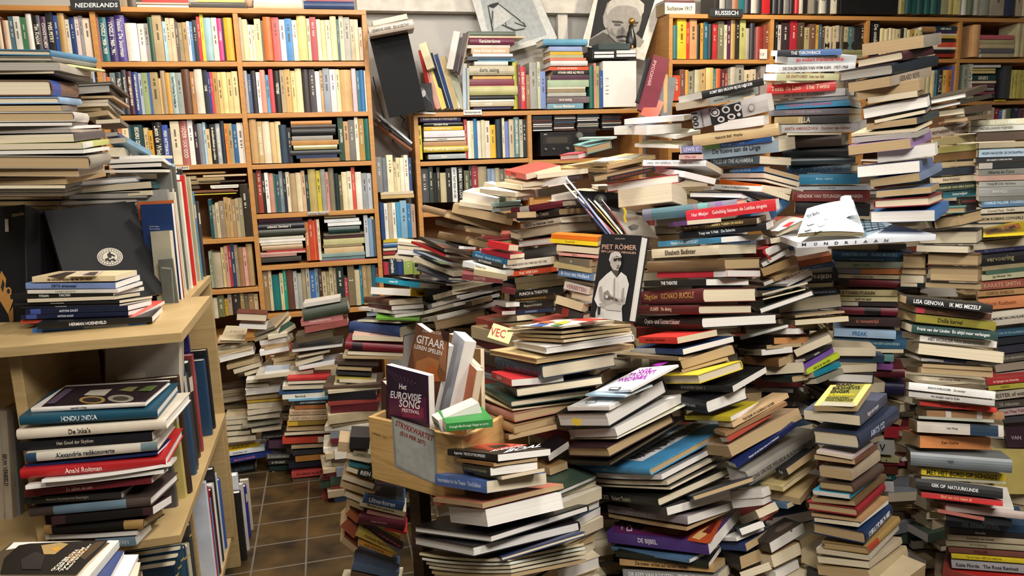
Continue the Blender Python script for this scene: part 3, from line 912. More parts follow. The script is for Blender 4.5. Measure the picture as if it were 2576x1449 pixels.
pile('O', 1.72, 'the pile topped by a yellow-green paperback', '''
500,228 812,230 920,72 46 l c8bc70 t A=singer
425,272 835,318 1030,150 82 R 4c5060 c |Reigen zum morgen|e0e0e0
490,432 815,470 1105,262 124 R 2c3448 c h z=.8 |AMOS OZ|a8b4c8
515,545 780,590 930,480 26 R b8a8a8 c
500,582 800,620 960,505 40 R 6c4430 t
540,688 770,720 980,570 84 R a4947c t
530,782 780,812 1000,660 74 R 4c3c34 t h
490,838 760,872 1000,670 40 R 24748c w
480,890 800,920 1025,720 40 R 6c5438 t
450,935 810,985 1010,800 70 R 8c242c t h
480,1000 840,1045 1040,880 28 R b89064 t
500,1040 820,1080 1040,910 28 R d0ccc0 c
485,1095 865,1172 1060,968 104 R 1c3050 t h |JOSIE LLOYD EMLYN REES|d8d8e0
560,1220 890,1262 1120,1040 64 R a08450 t h k=0-.3-9c3c24
515,1262 900,1315 1115,1090 44 R b8b0a0 c
526,1330 900,1372 1140,1190 54 R b4a48c c
525,1405 900,1450 1180,1270 90 R b0a07c t
''')
pile('N', 2.35, 'the yellow-art pile at the right edge', '''
1720,150 2060,135 64 L 4c6c8c c |CHARLES PALLISER  DOLENDE|b8d0e0
1700,210 2060,188 36 L b8b0a0 c |Conrad Peck  Grafen|6c6450
1700,268 2060,250 58 L a0947c c |TOM ROBBINS COWGIRLS|2c2418
1690,408 2060,376 34 L c8bc8c c A=indians |INDIANS OF THE AMERICAS|2c2820
1660,465 2060,425 60 l c4b89c c
1670,505 2060,468 34 L 24244c c |CELTIC Harold Alwood|6c6c94
1690,572 2060,535 88 L 141416 c |vervoering|8c845c
1700,630 2060,592 36 L 8c8060 c
1750,655 2060,622 38 L 3c5c4c c
1720,695 2060,662 44 L b0ac8c c |Jan Mulder  Iris|3c4434
1700,755 2060,725 62 L 8c4c3c c |KARATE SMITH|b88c74
1690,812 2060,785 44 L a07c50 c |CAROL SHIELDS|6c4c2c
1700,890 2060,858 92 L c07c50 c z=.6 |Karin Ruebsam|8c4c2c
1760,1000 2060,965 110 L c8c0b0 c z=.6 |COMPROMIS VAN LONG ISLAND|1c1c1c
1830,1100 2060,1080 54 L 2c5064 c |VAN OP Z'N ALLEREERST|8cacbc
1840,1160 2060,1135 54 L 20242c c
1840,1225 2060,1195 60 L 2c2c38 c
1830,1290 2060,1260 60 L 4c4840 c |BETEN EN HERINNERING|a09c8c
1820,1355 2060,1325 60 L 8c8474 c
1830,1415 2060,1385 44 L a49c8c c
''', floor=-2)
pile('O', 2.3, 'the foot of the pile at the right edge', '''
1760,40 2060,10 42 L a82c30 c |de Spiegel van Amerika|e8d0c0
1770,82 2060,55 40 L a8a040 c |GLIJVLU|5c4c14
1790,142 2060,110 64 L b4a898 c |HESTER of wat|4c4440
1810,205 2060,182 52 L 4c4840 c |15 minuten|a8a498
1850,262 2060,240 54 L b0a0a0 c |How They Told|8c2c34
1880,315 2060,300 48 L 3c3c40 c
1900,440 2060,440 165 L 34202c c h z=.35 |VAN|a89ca4
1960,545 2060,545 36 l b8b4a4 c
''')
pile('E', 2.35, 'the Open Brief pile at the right edge', '''
1640,900 2060,880 42 L c8c4a4 c |PAUWELS  OPEN BRIEF|f0f0e0
1640,945 2060,925 42 L c0c0b4 c |NEDERLANDSE WIJSHEID|6c6858
1690,1000 2060,985 62 L 4c3828 c h
1700,1060 2060,1048 40 L a89c80 c
1700,1120 2060,1108 58 L a8bccc c |HELEEN VAN ROYEN  DE ONTSNAPPING|3c5064
1680,1172 2060,1155 32 L 1c1c20 c |mijn pappie is enkel een foto|e0e0e0
1700,1212 2060,1198 44 L 14181c c k=0-.28-b8b4ac
1700,1260 2060,1245 44 L 7c7c74 c |Alberta en Cora|34342c
1680,1302 2060,1290 40 L b89484 c
1700,1345 2060,1335 40 L 9c9c94 c |Young Mi Oek  Het leven|5c5c58
1700,1400 2060,1390 70 L 8c8c88 c z=.5 |BERKVELD|c8c8c0
1700,1450 2060,1440 40 L 6c6c64 c
''', floor=-2)
pile('E', 2.5, 'the Gutenberg pile right of the tilting pile', '''
1370,905 1520,872 1600,860 58 L 4c3424 c |wood|a87c4c
1340,975 1640,922 1660,915 72 L b8a898 c |RECHTVAARDIGING VAN GUTENBERG|5c3c34
1370,1040 1685,1002 56 L b8a878 c
1390,1098 1690,1068 46 L a8a05c c
1370,1150 1690,1122 62 L 6c4c20 c h
1390,1202 1690,1188 32 L a89470 t
1360,1262 1670,1238 50 L 14202c c h
1360,1322 1680,1292 44 L b8a88c c |Ethel Portnoy|5c503c
1380,1375 1700,1350 52 L 24342c c |WAAROM VAN EEN DADER|b0a878
1440,1425 1725,1398 48 L 1c5c6c c |letterwijzer|d8dccc
''')
pile('N', 2.5, 'the black-spined books under the Gutenberg pile', '''
1560,135 1710,125 40 L 1c1c1c c |harmonie|8c2c2c
1570,182 1720,180 56 L 24181c c
''')
pile('E', 2.3, 'the fanned grey hardbacks near the right shelf', '''
1300,750 1610,690 1760,635 44 R 4c4438 w h
1340,795 1570,745 1795,695 34 R 3c3830 w h
1400,830 1600,805 1795,778 54 R 4c4034 c h
1450,880 1620,865 1800,845 30 R 6c5c48 t
''')
pile('L', 2.15, 'the fan of thin books right of the theatre pile', '''
1490,345 1600,372 1825,282 44 l d8ccb8 c A=white
1460,440 1560,425 1700,400 40 l d0c8bc c
1400,512 1525,512 1745,408 62 L a02028 w |IV|e0c8c0
1480,590 1500,600 1700,490 34 l 8c8c88 w
1480,645 1500,655 1755,560 60 R a8885c t
1480,690 1590,702 1770,620 34 L b89060 t |Daan Zonneveld|4c3820
1400,728 1510,740 1640,690 30 L 6c5c50 w
1500,735 1685,742 1865,655 30 L d8d0cc w A=dots
1460,775 1700,775 1860,700 22 L 244c6c w
1490,805 1500,815 1830,730 14 l c8c4b4 c
1500,845 1505,850 1815,775 10 l b8b48c c
1400,900 1480,935 1870,800 50 l 1c1e20 w h
''')
pile('L', 2.3, 'the colourful spines by the TV-kijken book', '''
1765,595 2010,548 50 L b86038 t
1700,630 2030,595 36 L 3c5c94 c |De winter onderhuis|8ca0c8
1820,692 2055,682 72 L 141414 c |TV-KIJKEN|e8e8e8
1820,748 2015,742 28 L b0a080 t
1850,800 2050,790 36 L 1c2438 c |tennis houd ter wereld|a0a8bc
1620,905 2080,855 110 l 2c3440 c h
''', floor=-2)
pile('L', 2.2, 'the low fan of kraft and striped books', '''
1600,965 1740,975 2100,940 16 l b8a888 t
1620,1010 1740,1020 2130,990 40 l c0a868 c
1330,1128 1345,1135 1690,1042 22 l a8b0a8 w b=.004
1560,1085 1765,1082 1800,1075 44 l e0d8cc w
1210,1140 1585,1152 1840,1145 52 L 201c18 o
1300,1190 1530,1198 1785,1180 34 L 3c3830 t
1330,1232 1495,1238 1720,1215 46 L d0c4a8 w |afscheid - Bruna|1c1c1c
1370,1290 1620,1315 1730,1272 66 L 6c4c2c t
1520,1365 1800,1345 1830,1330 80 l c4bcb0 c |1968|8c8884
1500,1418 1720,1432 1910,1400 60 L 1c2c2c t h
1740,1245 2000,1130 60 l b0a898 c
1740,1300 1815,1290 2010,1185 24 R 302c2c w |PROFETEN|c8c8c0
1740,1340 1812,1345 2018,1215 44 R 6c4c9c c
1750,1380 1825,1378 2060,1255 44 R b0c030 c |wie is er van wie|5c6418
1780,1410 1880,1400 2070,1320 44 R 1c7c94 c
1800,1450 1900,1445 2090,1370 44 R 8c8878 c
''')
pile('N', 2.15, 'the muddled books right of the dark slope', '''
-30,-10 0,0 0,0 1 L 000000 c
''')
PILES.pop()
pile('D', 2.25, 'the slanting top of the mountain', '''
600,730 770,692 1220,595 52 R 141414 w |KOMT EEN VROUW BIJ DE H@CKER|e8e8e8
580,782 830,742 1180,655 56 R 8c9088 c z=.8 |Frank Roman / DE MINNAARS VAN EVELYN COTTON|4c5458
700,882 1250,745 1290,740 130 L b0aca8 w A=gears
860,925 1220,880 1260,870 70 l e0e0d8 w
705,1030 1330,940 1360,935 88 L c8b080 c h z=.45 |Heinrich Böll  Werke|3c2c18
790,1078 1280,1012 1400,1000 34 L 24508c c k=0-.24-5c8440 |Wat te zeggen als en waarom|8cb0d8
770,1122 1330,1062 1450,1040 92 L 8ca0ac c |De hoeve aan de Linge|20242c
620,1092 770,1085 52 L 74749c c |LEWIS C|c8c8e0
830,1182 1190,1165 1420,1178 60 L 34444c c |TALES OF THE ALHAMBRA|c0c8cc u
610,1145 780,1143 36 L c8a8a0 c |Wim Hof|a84c50
920,1250 1220,1232 1480,1300 36 L 2468a8 t k=0-.25-24282c |MARIANNE VAN DE PLAS|b8d0e8
900,1280 1220,1278 1480,1345 34 L c8b0a0 c
870,1302 1225,1315 1510,1390 16 L c4c4c4 c
900,1325 1200,1370 1420,1400 44 L d0601c c
''')
pile('D', 2.25, 'the white novella heap left of the mountain top', '''
340,1188 800,1190 925,1258 44 L d8dcdc c |Lidewij  VAN GENERAAL TOT WINTER GEBEUREN|6c7070
430,1240 640,1270 870,1325 46 l c8c4c0 w b=.003
80,1308 430,1232 36 L 141414 c |EEN BEELDVERSLAG DOOR KEN DEAN|8c3c2c
75,1370 600,1300 640,1290 66 l 9c2438 w h
''')
pile('L', 2.2, 'the thick pale books above the portrait book', '''
450,115 840,68 950,110 138 l dcccaa c
965,85 1345,92 1490,150 48 l 14161a w h
1150,28 1500,45 1700,112 40 L c8c4bc c |To Menno Ter Morgenbohenranen|3c3c3c
''')
pile('D', 2.45, 'the open-paged books at the mountain crest', '''
205,890 640,860 690,850 40 l b8c4d8 w b=.003
130,950 370,948 620,930 66 l e0e8ec w
330,970 580,1000 760,960 28 l d0ccb0 w b=.006
280,1060 600,1070 700,1040 26 l c0c4a4 w b=.006
''')
pile('C', 2.5, 'the colourful heap below the stereo', '''
1320,1015 1560,1010 1600,1000 14 L 8ca498 w
1285,1080 1380,1098 1560,1052 56 l 5c8c8c t h
1180,1150 1320,1140 1400,1120 42 l a83444 w h
1180,1222 1540,1195 1880,1140 26 l c8b490 t A=fashion
1340,1200 1530,1218 1880,1142 30 l b8985c t A=fashion2
1180,1235 1530,1245 1780,1185 28 l b89c64 t
785,1258 935,1290 1190,1225 44 L c83c30 c |RONALD|4c1410
950,1280 1020,1288 1390,1245 36 l c8b898 c
780,1322 915,1350 1100,1330 34 l d0b494 c
915,1352 1240,1310 1300,1300 54 l e0dcd8 w
1210,1300 1350,1292 30 L 1c1c1e c |L'ENVOUTEN|6c3c3c
1390,1290 1430,1305 1800,1232 50 l 4c3c2c t h
720,1345 900,1370 1100,1355 34 l d0b894 c
600,1390 860,1420 1000,1400 34 l dcd4c4 c
''')
# ------------------------------------------------------------------ printed covers seen from above (points read off the photograph)
ARTS = {
 'yell': ('J', [('P', 'd8cc78', '420,700 700,712 760,742 640,742'), ('P', 'e0e0dc', '300,685 380,690 430,703 340,695')]),
 'schilder': ('F', [('P', '3c3028', '345,682 480,650 560,648 470,684'), ('P', 'c8b8a0', '500,684 580,650 760,642 700,680'), ('P', '50443c', '600,672 660,650 720,648 690,676')]),
 'praag': ('G', [('P', '2c2226', '300,215 470,70 1235,28 1060,178'), ('P', 'c0b8a8', '610,130 660,95 820,85 760,135'), ('E', 'b08c50', (672, 165, 95, 28)), ('E', '3c3430', (672, 165, 70, 18)),
                 ('E', '9c9484', (880, 155, 95, 28)), ('E', '504840', (880, 155, 60, 16)), ('P', '7c7848', '860,95 940,70 1010,68 960,105'), ('P', '5c6c3c', '1000,100 1080,62 1150,60 1100,100'),
                 ('P', '5c4c60', '330,195 480,85 540,82 400,190')]),
 'schilderij': ('G', [('P', '1c1814', '30,1320 150,1215 790,1185 560,1440 0,1440'), ('P', '4c3c28', '560,1300 700,1200 770,1195 620,1330'), ('P', 'a88c58', '300,1225 440,1205 500,1215 400,1290 320,1290'),
                      ('P', 'c89038', '370,1250 430,1235 455,1250 400,1270'), ('P', '2c2824', '150,1330 260,1270 330,1300 300,1400 160,1400'),
                      ('P', '7c5428', '500,1290 620,1240 640,1260 480,1380'),
                      ('T', 'f0ecd8', 'HET SCHILDERIJ', '650,1215', '475,1400', '668,1218'), ('T', 'f0ecd8', 'MATERIAAL', '600,1240', '430,1415', '620,1243'),
                      ('T', 'f0ecd8', 'TECHNIEK', '555,1250', '400,1410', '575,1253'), ('T', 'f0ecd8', 'BEHOUD', '480,1310', '365,1410', '500,1312')]),
 'note': ('I', [('P', 'e0c030', '330,505 570,468 595,500 350,548'), ('T', '6c5c20', 'AAAA', '385,525', '520,502', '380,512')]),
 'creampad': ('H', [('P', 'd0c4a8', '345,1040 505,1045 480,1150 300,1148'), ('T', '8c7c68', 'DE GEDICHTEN', '370,1090', '480,1092', '375,1075')]),
 'photo': ('J', [('P', 'a0b0b0', '520,415 660,450 740,470 600,450'), ('P', 'c87048', '560,440 640,455 690,480 620,475')]),
 'photo2': ('J', [('P', 'a8c0d0', '430,500 560,520 690,590 600,570'), ('P', '889c70', '540,560 620,570 680,595 610,590')]),
 'weduwe': ('M', [('P', 'e8f0f8', '320,85 640,-65 860,-85 545,85'), ('P', '9c2c9c', '695,-85 770,-120 830,-118 760,-85'),
                  ('T', 'a030a8', 'WIE', '590,-25', '690,-40', '600,-55'), ('T', 'a030a8', 'TROUWT', '520,0', '715,-25', '540,-30'), ('T', 'a030a8', 'DE', '560,15', '625,8', '570,-3'),
                  ('T', 'a030a8', 'WEDUWE', '440,35', '650,10', '460,8'), ('P', '3c4444', '375,90 400,72 475,70 450,92'), ('P', 'e8f0f8', '388,86 405,76 460,75 445,88')]),
 'sketch': ('M', [('P', 'd8dce0', '140,205 260,150 480,128 380,205'), ('P', '7c7c7c', '205,190 225,170 300,165 285,190'), ('P', 'd8dce0', '217,186 232,174 288,170 277,186')]),
 'musik': ('M', [('P', 'f0f0f0', '480,600 960,330 1130,325 625,612')] + [('P', '2c2c2c' if k % 2 else '585850', ' '.join('%d,%d' % (520 + 455 * t + dx + (k % 3) * 5, 592 - 250 * t + dy)
            for dx, dy, t in ((0, 0, k / 26), (18, -9, k / 26), (40 + 55 * random.random(), -4, k / 26), (70 + 40 * random.random(), 4, k / 26), (30, 6, k / 26)))) for k in range(27)]),
 'bijbel': ('M', [('P', '6c2860', '425,1050 900,1120 1225,1010 1120,1190 430,1130'), ('P', '9c7c4c', '640,1085 920,1110 880,1150 620,1120'),
                  ('P', 'b04c28', '950,1190 1000,1120 1180,1020 1225,1012 1130,1200 1090,1212'), ('P', 'd8b078', '985,1170 1040,1120 1120,1080 1090,1150 1040,1185'), ('P', '6c2018', '1060,1130 1150,1055 1180,1050 1120,1140'),
                  ('T', 'f0f0f0', 'D', '510,1122', '510,1075', '552,1122'), ('T', 'e8d8e8', 'HET G', '470,1110', '470,1060', '485,1110')]),
 'boal': ('K', [('P', 'a8382c', '860,490 1010,478 1240,490 1180,510 980,535 830,515'), ('P', '141414', '940,500 1060,490 1100,500 1000,520'), ('P', 'c85c3c', '1060,485 1160,488 1120,500'),
                ('T', 'f0f0f0', 'AUGUSTO', '960,545', '1190,505', '990,528'), ('T', 'f8f8f8', 'BOAL', '1060,552', '1330,505', '1110,522')]),
 'comics': ('J', [('P', 'd8d8d0', '1180,1045 1500,985 1830,985 1480,1048'), ('P', 'b83c30', '1540,1000 1640,985 1800,990 1690,1010'), ('P', '3c5c9c', '1250,1042 1330,1025 1400,1030 1340,1045'),
                  ('P', 'd8b040', '1420,1025 1500,1005 1560,1010 1500,1030'), ('P', '4c7c4c', '1400,1040 1450,1030 1500,1032 1460,1045'), ('P', '5c2c24', '1600,1022 1700,1008 1760,1012 1680,1028'), ('P', 'c86c4c', '1300,1020 1380,1005 1450,1010 1380,1022')]),
 'film': ('I', [('P', '2c2828', '1340,1080 1420,1075 1660,1215 1600,1280')] + [('P', 'c05070', '%d,%d %d,%d %d,%d %d,%d' % (1360 + 28 * k, 1088 + 17 * k, 1382 + 28 * k, 1086 + 17 * k, 1400 + 28 * k, 1100 + 17 * k, 1378 + 28 * k, 1103 + 17 * k)) for k in range(9)]),
 'genova': ('N', [('P', '8c6430', '1160,820 1150,755 1330,770 1620,845 1600,880'), ('P', '3c3028', '1340,790 1600,800 1780,900 1620,880 1420,835'), ('P', 'c8a868', '1500,800 1560,805 1640,850 1580,850'), ('P', 'b8a898', '1620,830 1680,850 1740,890 1700,885')]),
 'singer': ('O', [('P', '848038', '540,205 640,55 915,45 790,215'), ('P', 'a8a490', '560,175 530,205 780,215 800,185'),
                  ('T', '1c1c14', 'ISAAC', '660,68', '790,62', '665,45'), ('T', '1c1c14', 'BASHEVIS', '630,92', '830,86', '638,70'), ('T', '1c1c14', 'SINGER', '612,115', '755,112', '620,95'),
                  ('T', 'd8c020', 'DE VERHALEN', '600,135', '790,134', '604,120'), ('T', '1c1c14', 'NOBELPRIJS', '585,155', '750,155', '590,143'), ('T', '1c1c14', 'VOOR LITERATUUR', '575,170', '780,170', '580,158')]),
 'white': ('L', [('P', 'e4e0dc', '1560,350 1640,290 1800,270 1620,352'), ('P', 'b83030', '1640,320 1700,285 1740,282 1690,322')]),
 'dots': ('L', [('P', 'e8e8e8', '1530,740 1680,660 1850,625 1680,735')] + [('P', 'a03028', '%d,%d %d,%d %d,%d' % (1650 + 26 * k, 712 - 14 * k, 1672 + 26 * k, 710 - 14 * k, 1668 + 26 * k, 694 - 14 * k)) for k in range(6)]),
 'indians': ('N', [('P', 'd8c020', '1720,345 1740,330 2029,270 2060,380 1700,400'), ('P', 'd07820', '1745,345 1860,320 1870,350 1760,378'), ('P', 'd07820', '1880,315 1990,292 2010,330 1895,350'),
                   ('P', '241c10', '1775,340 1830,328 1845,338 1790,355'), ('P', '241c10', '1915,320 1960,308 1970,322 1925,335')]),
 'gears': ('D', [('T', '101010', '1001', '755,945', '735,820', '712,948'), ('T', '3c3c3c', 'UITVINDINGEN', '790,925', '768,810', '778,927'), ('P', '202020', '822,800 1050,742 1070,858 845,918')]
           + [('E', 'c8c4c0', (865, 820, 36, 32)), ('E', '202020', (865, 820, 26, 22)), ('E', 'c8c4c0', (865, 820, 18, 15)), ('E', 'c8c4c0', (945, 800, 30, 26)), ('E', '202020', (945, 800, 18, 15)), ('E', 'c8c4c0', (1030, 785, 26, 28)), ('E', '202020', (1030, 785, 14, 16)),
              ('E', 'c8c4c0', (910, 870, 26, 22)), ('E', '202020', (910, 870, 13, 11)), ('E', 'c8c4c0', (985, 850, 30, 22)), ('E', '202020', (985, 850, 16, 11)), ('E', 'c8c4c0', (1040, 835, 14, 14))]
           + [('E', '6c6864', (1132, 785, 24, 28)), ('E', 'b0aca8', (1132, 785, 19, 22))]),
 'fashion': ('C', [('P', 'd8dcdc', '1210,1210 1450,1070 1960,1045 1860,1110 1520,1185'), ('P', '8cb4c0', '1350,1140 1460,1080 1560,1090 1500,1140'), ('P', 'c05048', '1560,1110 1700,1070 1740,1085 1620,1130'),
                   ('P', 'd8c83c', '1490,1165 1620,1120 1860,1095 1840,1110 1560,1170'), ('P', '4c6c5c', '1700,1085 1800,1065 1850,1070 1760,1100')]),
 'fashion2': ('C', []),
 'photo3': ('M', [('P', '6c5c50', '1590,1130 1620,1060 1720,1055 1720,1120')]),
}
ARTS['uit'] = ('I', [('P', '20242c', '1370,860 1480,765 1640,780 1640,905'), ('P', 'b0b8bc', '1385,835 1420,790 1480,795 1430,845'), ('P', '101216', '1480,850 1520,800 1640,800 1630,870'), ('T', 'c0c8cc', 'CONNY', '1395,825', '1470,832', '1405,805')])
ARTS['fashion2'] = ('C', [('P', 'c8c8b8', '1380,1190 1500,1150 1800,1120 1700,1165')])
# ------------------------------------------------------------------ rows of standing books on the back shelves: width, top, colour
ROWS = []
def row(tile, u0, vb0, u1, vb1, txt, depth=.15, b=4.13, lean=0): ROWS.append((tile, u0, vb0, u1, vb1, txt.split(), depth, b, lean))
row('A', 0, 400, 690, 440, '40,120,c8b8a0 15,130,6a3a2c 40,150,c8b098 40,120,4a6a78 45,120,d0ccc4 45,125,3c6c4c 40,100,d8d0c8 60,110,1c1c20,Tim_Krabbé 45,120,4a3050,CONNIE_PALMEN 55,85,202028,YVES_PETRY 30,110,2c4a8c 50,95,a88850 30,140,c8c0b0 40,125,203868 35,120,c8b8b8 25,115,8c8888 55,130,d8c8b8')
row('A', 710, 448, 1720, 443, '45,125,6c2430,VOGELS_1954-1957 55,125,1c5c64,VOGELS_1958-1959 60,120,34285c,VOGELS_1960-1961 75,110,483c84,Voskuil_De_buurman 90,170,dcd4cc 50,170,d8ccc8 30,170,8c8888 35,125,2c4c38 70,110,a89470 25,155,9cc0d0 30,130,c4ac8c 35,130,ccb498 25,160,5c5048 30,165,8c7c60 35,160,a48858 20,155,e0e4ec 20,155,4878a8 35,145,20242c 25,120,c82c34 25,100,e0d030 60,130,8cacb4 40,130,e0ccb8 35,135,c83c7c,S.VESTDIJK 15,130,201c24 65,130,d89c28')
row('B', 288, 443, 1225, 440, '55,125,b8a888 40,140,e0d49c 30,180,e8dcb4 25,180,e4d8b0 50,135,ecdc98 20,150,6c5438 65,125,dc6830 60,125,d05450 45,140,c8ccd4 55,135,3c7cb4 40,145,ecdcbc 75,115,dcc07c 25,135,b8c49c 50,125,a43840 35,140,ecdcb4 35,145,e4d098 40,145,e4d8ac 50,120,dcc898 20,140,2c5c60 35,115,c8bc9c 50,125,a09c90 30,140,b8a888 35,140,ecdcb0 25,200,e0b8a0 25,205,e4c4a4')
row('A', 690, 838, 1758, 826, '40,510,a4b4d4 25,520,1c1c20 60,530,8c7068 25,560,c86c38 40,530,707c7c 50,525,2c3840,Pauline_van_de_Ven 35,510,34383c,Een_berg_mens_onder_witte_lakens 40,520,482028,ROBERT_VUIJSJE_BESTE_VRIEND 45,525,2c3c7c,ROBERT_VUIJSJE_ALLEEN_MAAR_NETTE_MENSEN 30,530,a0acb4 45,530,8c9c6c 15,530,3c5ca8 60,525,a08c60 20,570,ccaa70 35,515,9c8870 35,530,c09040 45,530,9cb0ac,Gerard_Walschap_De_heilige_Jan 45,530,8c9490 60,505,583828 35,520,a47448 60,505,d0c4b4 35,510,20242c,OASE 20,525,2c3c7c 20,525,c83848 35,525,ac8848 30,525,d0b478 40,525,dcc888 40,525,ccb880 45,520,dcc490')
row('B', 325, 825, 1250, 812, '55,515,a09c98 25,540,44587c 40,515,28242a 30,525,dcd8d4 40,510,e08c7c 25,545,4c9cc0 35,505,c8444c 50,515,1c1c18,VESTDIJK 35,510,a49070 45,505,c89c5c 35,515,d8c080 50,500,e0cc9c 55,505,342c2c 45,505,3c3438 35,520,e0dcd8 25,510,bc9c74 50,500,88909c 45,505,d8ccc8 30,505,dccca0 90,510,c09c68 35,500,d8b4bc 25,515,1c5c6c 35,510,2c6ca4 30,515,e8e0cc')
row('A', 760, 1212, 1798, 1195, '45,920,b08458 40,925,d05434 50,900,2c2824 35,910,b86c3c 50,905,dccca8 20,920,406070 90,910,1c3c40,IEDERS_DE_WINTER 35,930,c8b488 35,950,c89430 75,890,1c1c1e,Leon_de_Winter 45,910,3850a0,PEER_WITTENBOLS 20,935,4c4c54 70,885,d4c8ac 60,880,a4605c,VADER_VAN_GOD 40,870,e8e0dc 35,905,34242c 40,900,7c8088 20,890,a4c4d4 30,940,d0b888 45,905,1c1c1c,de_doodshoofdvlinder_jan_wolkers 35,900,9ca0a4,TERUG_NAAR_OEGSTGEEST 35,880,24303c 25,900,d07c2c 35,900,9c8c68 35,905,2c5c8c 50,895,d8ccc0')
row('B', 350, 1195, 620, 1188, '40,900,6c6c5c 50,870,b89464 35,885,b89c6c,ZUIVERENDE_KRONIEK 50,885,d8c8b0 35,890,c8ac7c 40,885,dcc494')
row('B', 600, 1190, 690, 1188, '45,910,2c3c4c 22,930,181820')
row('B', 1030, 1172, 1270, 1168, '40,850,1c3c28,JAN_LUYKEN 35,885,b08c60 45,875,6c6864 25,855,e0d0bc 40,865,a4803c 50,865,1c5c54')
row('H', 240, 405, 540, 392, '25,120,1c4c54 25,160,8c8470 25,145,c0b494 40,135,8c7c68 30,105,a88858 25,110,b09468 30,120,9c8058 25,115,a89878 30,110,8c8464 25,100,c8c4b0 30,40,d0d0c4')
row('H', 475, 392, 540, 390, '60,10,2c2418')
row('H', 535, 222, 1445, 195, '20,-70,5c2824 40,-75,4c3c28 40,-110,943c2c 25,-70,1c1c1c 30,-75,e0dcd4 40,-70,b88474 20,-65,2c6c5c 25,-60,3c4c5c 30,-85,6c7c7c 25,-75,1c2434 30,-80,d8ccb0 50,-70,a8906c 45,-75,d0c0a0 30,-90,c0a07c 25,-60,1c3440 65,-100,ac9c60 35,-90,b8a838 40,-100,8c8c84 25,-80,c88c84 45,-110,78705c 35,-70,1c2c30 25,-60,6c6040 45,-80,d8d0a8 35,-85,d4d0b8 30,-115,c84c38 50,-80,dcd8cc 45,-70,8c9094 35,-70,a8b0b8 30,-60,6c5440')
row('H', 240, 768, 560, 750, '25,500,8c9c84 65,510,a89c84 25,470,c8b480 25,460,b88c78 20,450,a43038 25,445,24405c 25,450,8c7c64 35,470,94704c 25,470,d09890 45,445,a88c60')
row('H', 935, 568, 1045, 562, '30,285,a86c40,IGA_The_Tatergate 30,270,b83c28 15,275,d0602c 15,265,a83c34 20,265,d0c4a8')
row('H', 1365, 540, 1455, 536, '28,235,b0b8bc 28,255,7c98b4 28,265,4c5c64')
row('H', 1415, 538, 1465, 536, '25,245,d8cc94 25,265,74944c')
row('H', 155, 1010, 585, 920, '55,860,c8b498 45,835,b8a888 40,840,c0b8a0 50,820,6c6c48 25,850,b8902c 30,800,a49078 60,790,2c2420 30,800,8c7448 30,810,5c5c44 40,810,94704c 30,810,c0ac84')
row('H', 602, 938, 1470, 880, '30,650,d8ccd0 50,635,8c7450 25,630,c8b894 60,675,1c6c6c 30,660,c8bc90 25,610,1c8c74 55,635,5c3c30 30,645,a8aca8 35,660,9c9c94 35,605,9c9070 30,620,a8a090 40,640,3c6ca8 30,625,7c94a4 25,630,3c2c24 35,650,b8a484 25,650,8c8458 30,610,b8a888 25,620,8c7c60 60,595,20302c 30,700,a03848 55,585,74684c,2 40,635,c0b490 20,600,1c7c94 35,600,a0845c 40,600,948460 35,600,2c5c6c 20,620,7c3c34')
row('B', 1305, 1402, 1560, 1395, '40,1145,7c7c78 35,1150,6c747c 45,1130,d8d0ac 20,1180,c8b48c 25,1150,d0c8a0 30,1150,e0d8c0 30,1130,dcd4c4 20,1150,2c4c7c')
row('H', 1478, 412, 1735, 400, '30,145,24406c 25,150,d8d4cc 30,145,b0a48c 25,145,e0dccc 30,140,4c90b4 45,130,7ca0b8 28,155,2c74a4 30,160,a88c78')
row('H', 1495, 672, 1760, 668, '38,580,a43440 55,540,1c3444,Germaine 45,575,24386c 65,570,8ca050 45,580,7c8c48')
row('C', 850, 795, 1085, 792, '32,440,a8a838 22,470,6c2434 38,485,c02c34,DE_MAAT_GENOMEN 28,545,8c6c4c 55,455,989890 22,450,b8bca0 38,520,7488bc')
row('C', 1400, 790, 1500, 788, '28,480,1c5c4c 15,460,c08474 20,480,9c9c64 22,515,2c4c8c')
row('C', 495, 1158, 960, 1145, '25,870,a83030 30,880,d8d8c8 20,880,d8c8a0 30,865,2c6c9c 30,880,d8ccc0 30,875,c8c4a0 40,880,d8c8b8 45,910,d8ac2c 50,870,20303c 20,860,c8c0a0 35,885,6c7cb4 38,870,b8ac8c 45,855,5c7c7c,GERALDINE_GREER_OVERGANG 28,870,c0b89c 32,870,1c2c34 12,845,d0c4a4')
row('C', 160, 1165, 186, 1165, '25,915,c8bc30')
row('C', 178, 1480, 960, 1460, '55,1230,44484a 30,1210,2c3830 25,1260,28241f 20,1220,34342c 40,1260,b8ac88 40,1230,1c1c1c 35,1220,e0e0dc,NOT_THAT_KIND_OF_GIRL 45,1215,16161a,DE_BERG_VAN_LICHT 35,1245,5c5c44 20,1200,34382c 40,1205,8c2c38 60,1215,9c9070 25,1230,7c8ca4 30,1230,8c9cb0 30,1225,a49c7c 30,1235,6c6c5c 40,1230,8c7c64 40,1230,a89c80 40,1240,4c4c44 40,1235,6c5c4c')
row('D', 558, 430, 1268, 432, '28,185,20686c 65,125,d8ac28 20,160,c03028 50,140,b8885c 28,180,1c1c1c 20,165,c8892c 30,160,24586c 28,175,24201f 38,170,b02830 45,155,6c6c54 20,180,c8bca0 25,150,4c2444 30,145,a4884c 28,140,2c2824 45,140,a8a868 25,205,9c9484 30,170,2c2c34 12,200,6c5c4c 50,195,8c2c28 50,180,7c4030')
